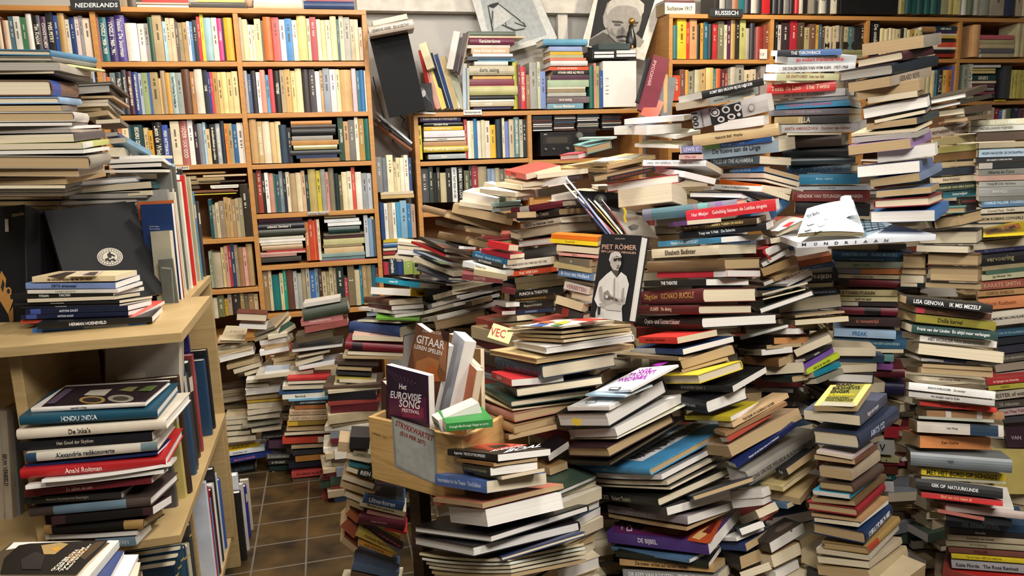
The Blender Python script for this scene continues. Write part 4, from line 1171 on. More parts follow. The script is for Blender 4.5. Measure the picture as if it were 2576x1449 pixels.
row('D', 1297, 365, 1960, 365, '20,160,242424 25,180,b8b0ac 60,165,34282c 50,150,a02430 45,165,4c3c30 35,200,a49870 45,175,6c4c40 20,180,c09838 20,180,44586c 25,200,4c4440 25,190,b8a888 25,195,b0a48c 25,190,c0b090 25,185,b4a898 25,190,5c5444 30,195,a89c7c 30,195,4c6c6c 50,200,1c2428 40,180,1c1c1c')
row('D', 558, 735, 1268, 740, '48,550,c04830 35,505,744c44 22,510,c89440 38,520,8c8c7c 38,510,b8b090 38,505,b89868 50,495,d0b070 18,500,2c7c74 32,500,c05c34 28,505,5c2430 18,535,9c5444 18,500,8c7c6c 38,490,b0a898 55,470,9c988c 45,510,c8b898 35,505,c8b8a0 28,530,6c5c58 70,480,948c88')
row('E', 208, 740, 880, 740, '40,480,8c8478 40,490,5c4434 40,500,a08c6c 40,480,3c3c3c 50,500,a89870 60,480,6c5c4c 60,490,2c2c2c 60,480,8c7c64 60,490,504038 60,500,7c7464')
row('E', 905, 415, 1280, 418, '62,160,1c1c20,De_ontdekking 24,205,d8cc9c 24,210,d4c898 24,205,dcd0a8 24,208,d8cc9c 24,212,c8bc90 24,208,1c1c20 24,205,d8cc9c 24,215,dcd0a0 24,212,b89040 24,215,d8cc9c 24,215,c8bc8c')
row('E', 1270, 725, 1545, 722, '28,540,d0c8a8 28,520,c8bc90 28,515,d8c898 22,510,4c94b4 32,510,1c1c1c,A_NATALIE 26,510,d0b468 26,510,c07830 50,480,4c5090')
row('E', 910, 725, 1265, 722, '30,500,8c8468 30,510,a89878 40,500,6c5c44 40,510,b0a480 40,500,5c4c3c 40,510,a89c78 40,500,8c7c5c 40,505,3c3c38')
row('E', 1640, 415, 1700, 415, '32,180,d0a070')
row('E', 1958, 415, 2040, 415, '30,170,b8b08c 40,165,c8b890')
row('E', 1568, 722, 1648, 722, '32,470,8c9484 32,465,b8bcb0')
row('E', 1862, 718, 2040, 718, '58,480,34383c 14,510,b8b060 14,510,c8c070 14,510,b0b058 14,510,c8b860 14,510,a8a850 14,510,b8b060 14,510,c0b870')
row('E', 1700, 870, 2060, 868, '30,800,5c5c4c 30,790,8c7c64 40,785,c0b8a8 40,790,8c2434 25,800,3c6ca0 25,800,d0ccc8 40,790,5c6c4c 40,785,2c3444 40,800,5c3444 30,790,8c7c84')
row('D', 860, 95, 1270, 98, '40,-150,1c1c20 40,-140,8c8c88 45,-150,4c4c50 45,-140,8c5c44 45,-150,1c5c64 45,-140,24202c 40,-150,b8b0a8 38,-140,28282c 60,-160,a82024', .18)
row('D', 1290, 98, 1780, 100, '40,-150,28282c 40,-140,1c1c20 45,-150,6c6c68 30,-140,241c20 30,-150,a82830 35,-140,c0b8ac 35,-150,1c1c1c 40,-140,8c8478 40,-150,3c3c3c,NACHT 45,-140,b8b4a8,KAPER 40,-150,28282c 40,-140,c8c0b0 30,-150,1c1c1c', .18)
row('E', 1110, 100, 1560, 106, '22,-150,c8c090 22,-140,8c7c44 42,-150,1c4848 42,-140,1c4c4c 42,-150,1c4444 40,-140,1c4c48 38,-150,2c5c58 36,-140,1c4448 40,-150,8c8c6c 40,-140,b0a868 40,-150,c8c080', .18)
row('E', 1575, 108, 2060, 118, '35,-150,c8c8c0 35,-140,5c6c54 50,-150,b8b8ac 70,-140,8c8c84 90,-150,9c9484 70,-140,2c344c 50,-150,b0a48c 40,-140,c0b498', .18)
row('A', 880, 45, 1000, 48, '30,-60,8c7c64 40,-70,4c4438', .18)
# lying books on the back shelves: u0, u1, centre, thickness, colour
LIES = []
def lie(tile, txt, depth=.14, b=4.13): LIES.append((tile, txt.split(), depth, b))
lie('A', '1000,1375,42,14,d8d0c4 990,1375,22,12,b8a090 1035,1370,2,24,a82c2c 1390,1795,35,38,2c2420 1430,1780,5,14,c8c060')
lie('B', '400,755,40,38,d8c8a8 400,750,8,22,e0d8c8 765,1132,35,52,283c64 780,1130,3,12,8c2430')
lie('B', '670,970,898,28,c08448 672,1000,928,28,3c3430 678,998,966,48,1c1c1c 680,978,1010,30,8c8880 675,1028,1044,34,a8783c 690,1010,1070,14,d8d0b8 692,1010,1085,16,8c8454 668,1040,1118,34,2c3034 712,1010,1146,24,1c2c4c 740,1028,1170,26,7c5c38')
lie('H', '580,900,275,34,4c2c3c 582,935,303,18,1c1c20 578,915,326,36,20222c,lodewick_literatuur_2 565,930,372,50,34382c 575,910,410,18,c8c4b4 582,928,430,20,dcd8d0 595,900,450,18,d0c8b4 605,905,480,36,a88c6c 640,925,503,14,a83034 580,925,520,16,c8a090 582,860,538,18,a88078 592,890,568,34,3c3834')
lie('H', '1060,1290,250,20,a89468 1060,1315,280,24,dce0e0 1085,1330,305,24,e0e0dc 1090,1320,350,54,16302c 1055,1358,382,16,6c6450 1062,1355,402,18,3c2024 1055,1355,435,44,b0ac7c 1050,1338,466,16,8c7c5c 1060,1350,498,44,c0a880 1040,1358,532,28,7c9490 1030,1358,560,20,5c7478 1027,1355,577,12,94384c')
lie('B', '1325,1565,1412,22,c8b89c 1328,1570,1438,26,b89c68')
lie('H', '1490,1600,425,26,b8a030 1490,1600,458,34,3c6088 1490,1590,488,18,c8c0a8 1490,1580,515,26,8c2c30 1490,1590,545,22,c8b890 1370,1490,960,30,a8b4bc', .12)
lie('C', '515,860,245,32,5c6458 480,925,268,12,c8b08c 525,850,300,44,6c2c44,Karakterdames 500,820,340,22,c0b8a8 538,815,370,44,b89878,Anna_Romein_Verschoor 548,840,402,18,d0d0d0 510,830,425,26,2c3440 585,857,438,22,2c6c8c 560,805,463,28,d0ccc0 520,850,515,66,b0a890,doris_lessing 550,835,567,20,c89848 515,852,605,50,6c1c30 515,875,662,66,b0ac78 515,855,715,28,20201f 520,850,737,14,d0d0c8 530,852,762,32,b0a488,STORY 560,830,792,14,28204c')
lie('C', '1060,1385,307,42,5c94b0 1108,1345,356,32,8c9cc8 1112,1350,388,22,c8a428 1112,1355,411,20,a8a880 1110,1375,432,18,c87058 1115,1385,462,36,d0c8c4 1108,1395,500,24,d0502c,HET_LIJFBOEK_VOOR_VROUWEN 1130,1415,530,32,16161a,AYAAN_HIRSI_ALI_PROOI 1115,1425,565,34,4c2c40 1095,1395,610,50,9cac90 1095,1370,643,12,c8c4b0 1090,1370,663,24,8c7c60 1095,1375,691,26,a8a8a0 1090,1400,731,44,6c5c60,doris_lessing 1095,1355,776,38,6c94a4,Hannes_Meinkema')
lie('C', '165,462,872,36,2c2050,TUSSEN_IDEAAL_EN_WERKELIJKHEID 192,475,910,28,1c1c1c,Germaine_Greer 192,478,940,28,d8a820,Het_lot_van_de_vrouw 192,490,980,46,d8d0d4 195,495,1019,20,c8c4b8,vrouwengeschiedenis 190,502,1052,34,a47c50 190,515,1092,42,b8a030,THE_CAPTIVE_IMAGINATION 225,500,1145,34,9ca4a4,Zami')
lie('C', '530,925,845,16,b83848')
lie('E', '1380,1555,208,34,1c3440,ruth_rendell 1385,1555,234,14,3c2c5c 1390,1550,252,14,d0c8a0 1390,1545,270,18,c8a850 1380,1555,297,20,242424 1400,1568,326,34,c84c34 1370,1560,352,16,d8d4cc 1365,1558,373,22,1c1c1c 1380,1545,404,26,8c2c20')
lie('E', '1280,1385,212,36,a07c50 1700,1955,270,28,b85c68 1705,1955,305,30,a8a07c 1705,1955,338,30,b8a884 1710,1955,372,30,5c5c64 1715,1960,404,26,a89c80')
lie('E', '1650,1860,483,18,c8ccc8 1650,1822,507,14,b8a468 1650,1820,527,18,c0b078 1648,1820,570,42,1c3c38,GENESIS 1645,1825,600,16,d0c0a8 1650,1815,625,22,5c3444 1650,1810,652,20,8c8884 1655,1815,680,20,7c3444 1660,1815,706,18,3c3c38')
lie('D', '500,720,60,78,dcd4bc,Suchanow_1917 500,715,10,18,5c2c34')
lie('D', '1665,1990,332,52,28241f 1790,1960,380,34,84845c 1790,1955,412,28,8c8c6c')
lie('H', '130,330,-25,22,a08860 100,300,0,20,8c7854 230,435,28,18,e0dcd0 100,430,70,10,8c5c48 100,420,88,8,b8a838')
lie('A', '1320,1640,1268,14,b89460 1480,1800,1285,14,c8b08c 1320,1430,1300,26,a09070 1310,1440,1335,28,8c7c5c 1450,1780,1330,12,3c3428 1320,1450,1370,24,4c4034 1540,1735,1368,16,e0dcd0 1400,1700,1400,14,8c6044')
# ------------------------------------------------------------------ the room
TILE_W, TILE_H, TILE_O = .196, .1835, (-.363, 3.040)
WALLB = 4.44; CEILZ = 2.9
def slab(name, p0, p1, mat, kind='structure', bevel=0):
    """room-aligned box between two room corners"""
    mb = MB(); mb.box(rm(*p0), RA, RB, UP, p1[0] - p0[0], p1[1] - p0[1], p1[2] - p0[2], 'ffffff')
    o = mb.build(name, mat, bevel=bevel)
    if kind: o['kind'] = kind
    return o
slab('floor', (-3.2, -1.6, -.05), (5.8, WALLB, 0), mat_floor())
slab('wall_back', (-3.2, WALLB, 0), (5.8, WALLB + .08, CEILZ), M_WALL)
slab('wall_left', (-3.28, -1.6, 0), (-3.2, WALLB, CEILZ), M_WALL)
slab('wall_right', (5.8, -1.6, 0), (5.88, WALLB, CEILZ), M_WALL)
slab('wall_front', (-3.2, -1.68, 0), (5.8, -1.6, CEILZ), M_WALL)
slab('ceiling', (-3.2, -1.6, CEILZ), (5.8, WALLB, CEILZ + .06), M_CEIL)
def ab(x, y, b=4.11): p = room(onB(x, y, b)); return p.x, p.z
za = ab(1100, 6)[1]
slab('trim_1', (ab(905, 5)[0], 4.36, za), (ab(1680, 5)[0], WALLB, za + .12), M_CEIL)   # painted beam along the head of the wall
p = ab(1413, 60, 4.40); slab('trim_2', (p[0] - .03, 4.38, 1.2), (p[0] + .03, WALLB, za), M_CEIL)
def part(name, parent, p0, p1, mat, bevel=.0015, label=None):
    mb = MB(); mb.box(rm(*p0), RA, RB, UP, p1[0] - p0[0], p1[1] - p0[1], p1[2] - p0[2], 'ffffff')
    o = mb.build(name, mat, parent, bevel=bevel)
    if label: o['label'] = label
    return o
def bookcase(label, ups, zs, ztop, z0=0, b0=4.11, b1=4.42, th=.024):
    r = empty('bookcase', rm((ups[0] + ups[-1]) / 2, b0, 0), label, 'bookcase')
    part('back_panel', r, (ups[0], b1 - .006, z0), (ups[-1], b1, ztop), M_BACKBOARD)
    for a in ups: part('side_panel' if a in (ups[0], ups[-1]) else 'divider', r, (a - th / 2, b0, z0), (a + th / 2, b1 - .007, ztop - th), M_BEECH)
    part('top_panel', r, (ups[0] - th / 2, b0 - .002, ztop - th), (ups[-1] + th / 2, b1, ztop), M_BEECH)
    for i in range(len(ups) - 1):
        for z in zs[i]: part('shelf', r, (ups[i] + th / 2, b0 + .001, z - th), (ups[i + 1] - th / 2, b1 - .007, z), M_BEECH)
    return r
aL = [ab(238, 90)[0], ab(596, 90)[0], ab(919, 90)[0]]; aL = [2 * aL[0] - aL[1]] + aL
z = lambda x, y: ab(x, y)[1]
bookcase('beech bookcase filled with upright novels along the left of the back wall', aL,
         [[z(120, 148), z(200, 285)], [z(450, 155), z(520, 287), z(560, 412), z(590, 599), z(600, 726), z(600, 850)],
          [z(750, 155), z(770, 283), z(800, 409), z(790, 533), z(800, 661), z(800, 782)]], z(700, 22))
M0 = [ab(1046, 300)[0], ab(1332, 300)[0], ab(1612, 300)[0]]
bookcase('low beech bookcase with a stereo in the middle of the back wall', M0, [[z(1180, 403), z(1180, 530), z(1150, 640)], [z(1430, 400), z(1430, 500)]], z(1300, 279))
R0 = [ab(1688, 80)[0], ab(1943, 80)[0], ab(2184, 80)[0], ab(2417, 80)[0]]; R0.append(R0[-1] + .8)
zr = [z(1800, 150), z(1800, 256), z(1800, 370)]
bookcase('tall beech bookcase against the right half of the back wall', R0, [zr, zr, [z(2300, 148), z(2300, 252), z(2300, 360)], [z(2500, 148), z(2500, 254), z(2500, 302)]], z(1950, 38))
# ------------------------------------------------------------------ the book list: decide which ones are single objects
def flags(rest):
    d = dict(Yo=0, tsc=1.0, hard=False, up=False, art=None, bands=[], b=0.0, pages='c'); 
    for q in rest:
        if q == 'h': d['hard'] = True
        elif q == 'u': d['up'] = True
        elif q.startswith('A='): d['art'] = q[2:]
        elif q.startswith('z='): d['tsc'] = float(q[2:])
        elif q.startswith('Y='): d['Yo'] = float(q[2:])
        elif q.startswith('b='): d['b'] = float(q[2:])
        elif q.startswith('k='):
            x, y, c = q[2:].split('-'); d['bands'].append((float(x), float(y), c))
        else: d['pages'] = q
    return d
BOOKS = []
for pi, (tile, Y, phrase, lines, cat, fl) in enumerate(PILES):
    for li, ln in enumerate(lines):
        seg = ln.split('|'); head = seg[0].split()
        title = '|'.join(seg[1:-1]).strip() if len(seg) > 2 else None; tcol = seg[-1].strip() if title else None
        pts = []
        while ',' in head[0]: pts.append(px(tile, *map(float, head.pop(0).split(','))))
        t = float(head[0]) * S; side = head[1]; cov = head[2]; fg = flags(head[3:])
        BOOKS.append(dict(pile=pi, n=li, tile=tile, Y=Y, pts=pts, t=t, side=side, cov=cov, title=title, tcol=tcol, **fg,
                          area=(abs(min(pts[-1][0], 2576) - max(0, pts[0][0]))) * t * (1.6 if fg['art'] else 1) * (1 if pts[0][1] < 1449 else .1)))
NSING = 300
rank = sorted(range(len(BOOKS)), key=lambda i: -BOOKS[i]['area'])
for k, i in enumerate(rank): BOOKS[i]['single'] = k < NSING - N_SPECIAL
# ------------------------------------------------------------------ naming helpers for the labels
def cname(h):
    import colorsys
    r, g, b = (int(h[i:i + 2], 16) / 255 for i in (0, 2, 4)); hh, s, v = colorsys.rgb_to_hsv(r, g, b); hh *= 360
    if v < .2 or (v < .26 and s < .35): return 'black'
    if s < .12: return 'white' if v > .82 else 'pale grey' if v > .62 else 'grey' if v > .35 else 'dark grey'
    if s < .3 and v > .6 and 20 < hh < 75: return 'cream' if v > .75 else 'beige'
    if s < .22: return 'pale grey' if v > .62 else 'grey' if v > .38 else 'charcoal'
    dk = 'dark ' if v < .45 else ''
    if hh < 14 or hh >= 345: return ('maroon' if v < .5 else 'red' if s > .55 else 'pink')
    if hh < 42: return 'orange' if s > .7 and v > .7 else ('dark brown' if v < .42 else 'brown' if v < .62 else 'tan')
    if hh < 68: return 'yellow' if s > .55 and v > .7 else ('olive' if v < .6 else 'yellowish cream')
    if hh < 165: return dk + 'green'
    if hh < 195: return dk + 'teal'
    if hh < 250: return 'navy' if v < .42 else ('light blue' if v > .7 else 'blue')
    if hh < 310: return dk + 'purple'
    return 'plum'
ORD = 'topmost second third fourth fifth sixth seventh eighth ninth tenth eleventh twelfth thirteenth fourteenth fifteenth sixteenth seventeenth eighteenth nineteenth twentieth twenty-first twenty-second twenty-third twenty-fourth'.split()
PGN = dict(w='white', c='cream', t='tan', g='grey', o='orange')
def book_label(d, T):
    phrase = PILES[d['pile']][2]
    o = 'topmost in' if d['n'] == 0 else ORD[d['n']] + ' down in'
    kind = 'hardback' if d['hard'] else 'paperback'
    if d['side'] in 'LR': c = cname(d['cov']) + ' ' + kind
    else: c = PGN.get(d['pages'], 'cream') + '-edged ' + kind
    size = 'thick ' if T > .045 else 'thin ' if T < .014 else ''
    s = size + c + ', ' + o + ' ' + phrase
    while len(s.split()) > 16:
        if size: s = s[len(size):]; size = ''
        else: s = ' '.join(s.split()[:16])
    return s
# ------------------------------------------------------------------ build every pile
REST = MB()          # the books beyond the three hundred largest
stats = {}; SINGLES = {}
def rand_col(): return random.choice(['c8bca0', 'b8a888', '8c7c60', 'd8d0c0', '4c3c30', '5c2028', '2c3c50', '3c4c40', '1c1c20', 'a89878', '6c5c48', 'd0c4a8', '8c3c34', '7c8088', 'b0a080'])
def column(x, y, Y, zt, zb, yaw=0):
    """books lying in a rough pile from height zb up to zt"""
    p = atY(x, y, Y); zz = zb
    while zz < zt - .008:
        T = min(random.uniform(.014, .045), zt - zz); L = random.uniform(.19, .25); W = random.uniform(.13, .17)
        a = yaw + random.uniform(-.35, .35) + random.choice([0, math.pi, 0, math.pi / 2])
        X, Y_ = V((math.cos(a), math.sin(a), 0)), V((-math.sin(a), math.cos(a), 0))
        c = V((p.x + random.uniform(-.02, .02), p.y + .22 + random.uniform(-.02, .02), zz))
        book_geo(REST, REST, c - X * L / 2 - Y_ * W / 2, X, Y_, UP, L, W, T * .96, rand_col(), random.choice('cctw'), hard=random.random() < .4, detail=False)
        zz += T
NOFLOOR = {0, 7 * 0, 8 * 0, 10, 11, 14, 15, 16, 17, 18, 21, 22, 23, 26, 30, 33, 34, 36, 38, 39, 46, 47, 48, 49, 50, 51, 52, 53, 54, 55, 56}
for pi, (tile, Y, phrase, lines, cat, fl) in enumerate(PILES):
    if pi in NOFLOOR: fl = -2
    mine = [d for d in BOOKS if d['pile'] == pi]; lows = []; tops = []; cxs = []
    for d in mine:
        P = d['pts']; two = len(P) == 3; side = d['side']
        c = P[1]
        ref = P[1]
        Yq = d['Yo'] or Y; P2 = atY(ref[0], ref[1], Yq)
        T = d['t'] * Yq / F
        T = max(.004, T * .97)
        if two:
            res = solve(P2, ray(*P[0]), ray(*P[2]), side in 'Rr')
            if res is None:
                L1, L2, a, s1, s2, dl = .2, .14, math.radians(-25), 0, 0, 0
            else: cost, a, L1, L2, s1, s2, dl = res
        else:
            tx = (ref[0] - CX) / F; a = -math.atan(tx) * .8; dl = 0
            r = ray(*P[0]); d1 = V((-math.cos(a), -math.sin(a), 0))
            det = r.x * (-d1.y) + d1.x * r.y; s_ = (P2.x * (-d1.y) + d1.x * P2.y) / det; L1 = (r.x * P2.y - r.y * P2.x) / det
            s1 = (CAM.z + r.z * s_ - P2.z) / L1; L2 = min(max(L1 / 1.45, .11), .24); s2 = -.02
        e1 = V((math.cos(a), math.sin(a), -s1)).normalized(); L1 *= math.sqrt(1 + s1 * s1)
        e2 = V((-math.sin(a + dl), math.cos(a + dl), s2)).normalized(); L2 *= math.sqrt(1 + s2 * s2)
        up = e1.cross(e2).normalized(); e2 = up.cross(e1).normalized()
        base = P2 - up * T / 2
        if side == 'L': o, X, Yd, L, W = base - e1 * L1, e1, e2, L1, L2
        elif side == 'l': o, X, Yd, L, W = base + e2 * L2, -e1, -e2, L1, L2
        elif side == 'R': o, X, Yd, L, W = base, e2, -e1, L2, L1
        else: o, X, Yd, L, W = base - e1 * L1 + e2 * L2, -e2, e1, L2, L1
        stats.setdefault(pi, []).append(max(L1, L2))
        d['T'] = T; lows.append(base.z); tops.append(base.z + T); cxs.append((base.x, base.y, (L1, L2, a)))
        cov = d['cov']
        if d['single']:
            center = o + X * L / 2 + Yd * W / 2
            root = empty('book' if cat == 'book' else cat, center, book_label(d, T), 'book', 'books in ' + phrase)
            mc, mp = MB(), MB()
            nx = 6 if d['b'] else 2
            bend = d['b'] or (random.uniform(-.0015, .002) if not d['hard'] and T < .03 and not d['title'] else 0)
            book_geo(mc, mp, o, X, Yd, up, L, W, T, cov, d['pages'], d['hard'], d['title'], d['tcol'], d['up'], nx=nx, bend=bend, bands=d['bands'], pm=0, tsc=d['tsc'])
            if d['art']:
                at = ARTS[d['art']]; art(mc, at[1], at[0], base + up * T if d['art'] != 'gears' else base - e2 * .002, up if d['art'] != 'gears' else e1.cross(up), lim=.46)
            mc.build('cover', M_COVER, root); SINGLES[(pi, d['n'])] = mp.build('pages', M_PAGES, root)
        else:
            book_geo(REST, REST, o, X, Yd, up, L, W, T, cov, d['pages'], d['hard'], d['title'], d['tcol'], d['up'], bands=d['bands'], detail=False, tsc=d['tsc'])
            if d['art']:
                at = ARTS[d['art']]; art(REST, at[1], at[0], base + up * T if d['art'] != 'gears' else base - e2 * .002, up if d['art'] != 'gears' else e1.cross(up), lim=.46)
    # what the pile stands on, and its neighbours hidden behind
    if fl > -1:
        lo = min(range(len(lows)), key=lambda i: lows[i]); bx, by, (L1, L2, a) = cxs[lo]
        e1 = V((math.cos(a), math.sin(a), 0)); e2 = V((-math.sin(a), math.cos(a), 0)); m = V((bx, by, 0)) - e1 * L1 / 2 + e2 * L2 / 2
        zz = 0.0
        while zz < lows[lo] - .012:
            T = min(random.uniform(.014, .045), lows[lo] - .004 - zz); L = random.uniform(.2, .26); W = random.uniform(.14, .18); aa = a + random.uniform(-.15, .15)
            X, Y_ = V((math.cos(aa), math.sin(aa), 0)), V((-math.sin(aa), math.cos(aa), 0))
            book_geo(REST, REST, V((m.x, m.y, zz)) - X * L / 2 - Y_ * W / 2, X, Y_, UP, L, W, T * .97, rand_col(), random.choice('cctw'), hard=random.random() < .4, detail=False)
            zz += T
# rough piles that fill the depth of the mountain between the read-off ones
for x, yt, Y in [(1480, 480, 2.75), (1600, 470, 2.7), (1720, 450, 2.65), (1850, 480, 2.65), (1380, 560, 2.85), (1280, 600, 2.95), (1180, 620, 3.05), (1100, 700, 3.15),
                 (1480, 700, 2.4), (1560, 620, 2.35), (1680, 640, 2.35), (1820, 700, 2.4), (1950, 620, 2.55), (2080, 560, 2.65), (2200, 420, 2.6), (2330, 400, 2.75), (2450, 380, 2.8), (2560, 330, 2.75),
                 (1330, 820, 2.4), (1250, 860, 2.5), (1150, 900, 2.6), (1420, 900, 2.15), (1550, 900, 2.1), (1700, 850, 2.2), (1850, 900, 2.2), (2000, 860, 2.3), (2100, 900, 2.6), (2240, 700, 2.4),
                 (1480, 1330, 1.98), (1360, 1240, 2.0), (1600, 1150, 2.05), (1900, 1150, 2.15), (2000, 1100, 2.2), (2080, 1150, 2.3), (2200, 900, 2.2), (2350, 1000, 2.25), (2480, 1000, 2.2), (2570, 900, 2.5),
                 (1450, 1440, 1.9), (1200, 1000, 2.7), (980, 1000, 3.3), (900, 1020, 3.4), (700, 900, 3.65), (640, 960, 3.65), (780, 950, 3.7), (570, 1000, 3.7), (850, 1080, 3.45), (1060, 1150, 2.75), (1120, 1200, 2.6), (560, 1080, 3.55), (610, 1130, 3.5)]:
    column(x, yt, Y, atY(x, yt, Y).z, 0.0, .1)
# ------------------------------------------------------------------ books on the back shelves
for tile, u0, vb0, u1, vb1, items, depth, b, lean in ROWS:
    u = u0; tot = sum(float(i.split(',')[0]) for i in items); k = (u1 - u0) / tot
    for it in items:
        q = it.split(','); w = float(q[0]) * k; vb = vb0 + (vb1 - vb0) * (u - u0) / max(1, (u1 - u0))
        p0 = onB(*px(tile, u, vb), b); p1 = onB(*px(tile, u + w, vb), b)
        hgt = onB(*px(tile, u, float(q[1])), b).z - p0.z; wd = (p1 - p0).length * .96; dd = depth * random.uniform(.85, 1.05); sh = random.uniform(-.004, .01)
        book_geo(REST, REST, p0 + UP * hgt + RB * sh, -UP, RB, RA, hgt, dd, wd, q[2], random.choice('ccwt'), hard=random.random() < .5,
                 title=q[3].replace('_', ' ') if len(q) > 3 else None, tcol='e8e0d0' if sum(lin(q[2])) < 1.1 else '2c2420', detail=wd > .02)
        if len(q) <= 3 and wd > .012:   # the small unreadable lettering as plain bars
            lc = 'd8d0c0' if sum(lin(q[2])) < .7 else '4c4034'
            a0 = random.uniform(.12, .2); a1 = a0 + random.uniform(.3, .5); cw = wd * random.uniform(.18, .3)
            oo = p0 + RB * (sh - .0016 - wd * .03) + RA * (wd - cw) / 2
            for s0, s1 in ((a0, a0 + (a1 - a0) * .4), (a0 + (a1 - a0) * .5, a1)):
                n = int((s1 - s0) * hgt / .006)
                for j in range(n):
                    zz = hgt * (1 - s0) - j * .006
                    if random.random() < .85:
                        A = oo + UP * zz; REST.add([A, A + RA * cw, A + RA * cw - UP * .0035, A - UP * .0035], [(0, 1, 2, 3)], lc)
        u += w
for tile, items, depth, b in LIES:
    for it in items:
        q = it.split(','); ua, ub, vc, th = map(float, q[:4]); p0 = onB(*px(tile, ua, vc), b); p1 = onB(*px(tile, ub, vc), b)
        T = th * S * p0.y / F * .97; L = (p1 - p0).length
        book_geo(REST, REST, p0 - UP * T / 2, RA, RB, UP, L, min(depth, L * .8), T, q[4], random.choice('cwt'), hard=random.random() < .5,
                 title=q[5].replace('_', ' ') if len(q) > 5 else None, tcol='e8e0d0' if sum(lin(q[4])) < 1.1 else '2c2420', detail=T > .02)
# ------------------------------------------------------------------ standing and leaning books placed by their front cover
def quad(tile, tl, bl, br, Yt, Yl, Yr, T, label, cover, pages='c', hard=False, items=(), name='book', cat='book', group=None, mat=None, L=None, W=None, single=True, extra=None):
    A = atY(*px(tile, *tl), Yt); B = atY(*px(tile, *bl), Yl); C_ = atY(*px(tile, *br), Yr)
    X = (B - A); Lh = L or X.length; X = X.normalized(); Yd = C_ - B; Yd = Yd - X * Yd.dot(X); Wd = W or Yd.length; Yd = Yd.normalized(); Z = X.cross(Yd)
    o = A - Z * T
    if not single:
        book_geo(REST, REST, o, X, Yd, Z, Lh, Wd, T, cover, pages, hard); art(REST, items, tile, A, Z); return
    root = empty(name, o + X * Lh + Yd * Wd / 2, label, cat, group or 'books standing or leaning on their own')
    mc, mp = MB(), MB()
    book_geo(mc, mp, o, X, Yd, Z, Lh, Wd, T, cover, pages, hard, nx=2, pm=0)
    if extra: mc.add(*extra)
    art(mc, items, tile, A, Z)
    mc.build('cover', mat or M_COVER, root); mp.build('pages', M_PAGES, root); return root
def poly(c, s): return ('P', c, s)
def edge(tile, p1, p2, t, Y1, Y2, depth, label, cover, pages='c', hard=False, title=None, tcol='e0e0e0'):
    P1, P2 = atY(*px(tile, *p1), Y1), atY(*px(tile, *p2), Y2); X = (P2 - P1); Lh = X.length; X = X.normalized(); Yd = V((0, 1, 0)); Yd = (Yd - X * Yd.y).normalized(); Z = X.cross(Yd)
    T = t * S * Y1 / F; o = P1 - Z * T / 2
    root = empty('book', o + X * Lh / 2, label, 'book', 'books standing or leaning on their own'); mc, mp = MB(), MB()
    book_geo(mc, mp, o, X, Yd, Z, Lh, depth, T, cover, pages, hard, title, tcol, pm=0); mc.build('cover', M_COVER, root); mp.build('pages', M_PAGES, root)
# biography with the man on its cover
man = [poly('e0dcd8', '285,950 300,900 275,850 310,720 365,665 400,640 440,690 470,650 510,680 528,740 500,880 475,900 480,1010 285,980'),
       poly('b8b0a8', '330,880 350,790 420,830 470,850 500,830 500,885 430,900 370,895'), poly('8c847c', '345,800 375,780 400,830 440,850 470,880 400,870 350,850'),
       poly('5c5650', '362,820 430,842 450,855 440,865 372,850'), poly('b0a8a0', '310,880 400,850 470,880 460,905 380,920 320,905'), poly('c8c2bc', '350,905 420,880 480,900 470,935 360,925'),
       poly('4c4844', '395,600 450,605 455,650 440,690 405,645'), poly('b8b0a8', '390,545 420,535 465,540 472,590 450,640 415,635 392,600'),
       poly('d0ccc8', '382,560 395,515 430,498 465,512 475,545 440,532 400,545 390,580'), poly('2c2826', '415,552 470,545 470,552 440,560 438,570 417,572'), poly('3c3834', '446,555 472,550 470,566 448,570'),
       poly('6c6660', '440,600 455,598 458,606 442,610'), poly('58524c', '436,618 460,614 458,622 438,624'), poly('d8d4d0', '355,822 372,818 376,838 360,842'),
       poly('9c948c', '420,690 428,690 424,860 417,860'), poly('a8a09a', '310,760 330,750 345,860 322,850'), poly('a8a09a', '480,770 495,760 490,860 474,850'), poly('2c2a28', '300,900 322,905 318,960 300,965')]
quad('L', (332, 372), (243, 968), (525, 1018), 1.90, 1.86, 1.76, .03, 'black biography leaning upright, its cover showing a man with crossed arms', '1c1c20', 'w', True,
     [('T', 'b8b0a8', 'PETER RÖMER', '428,412', '500,412', '428,402'), ('T', 'c8a088', 'PIET RÖMER', '330,482', '583,490', '332,440'), ('T', 'c8a088', 'EEN LEVEN IN VERHALEN', '326,506', '578,520', '327,490')] + man)
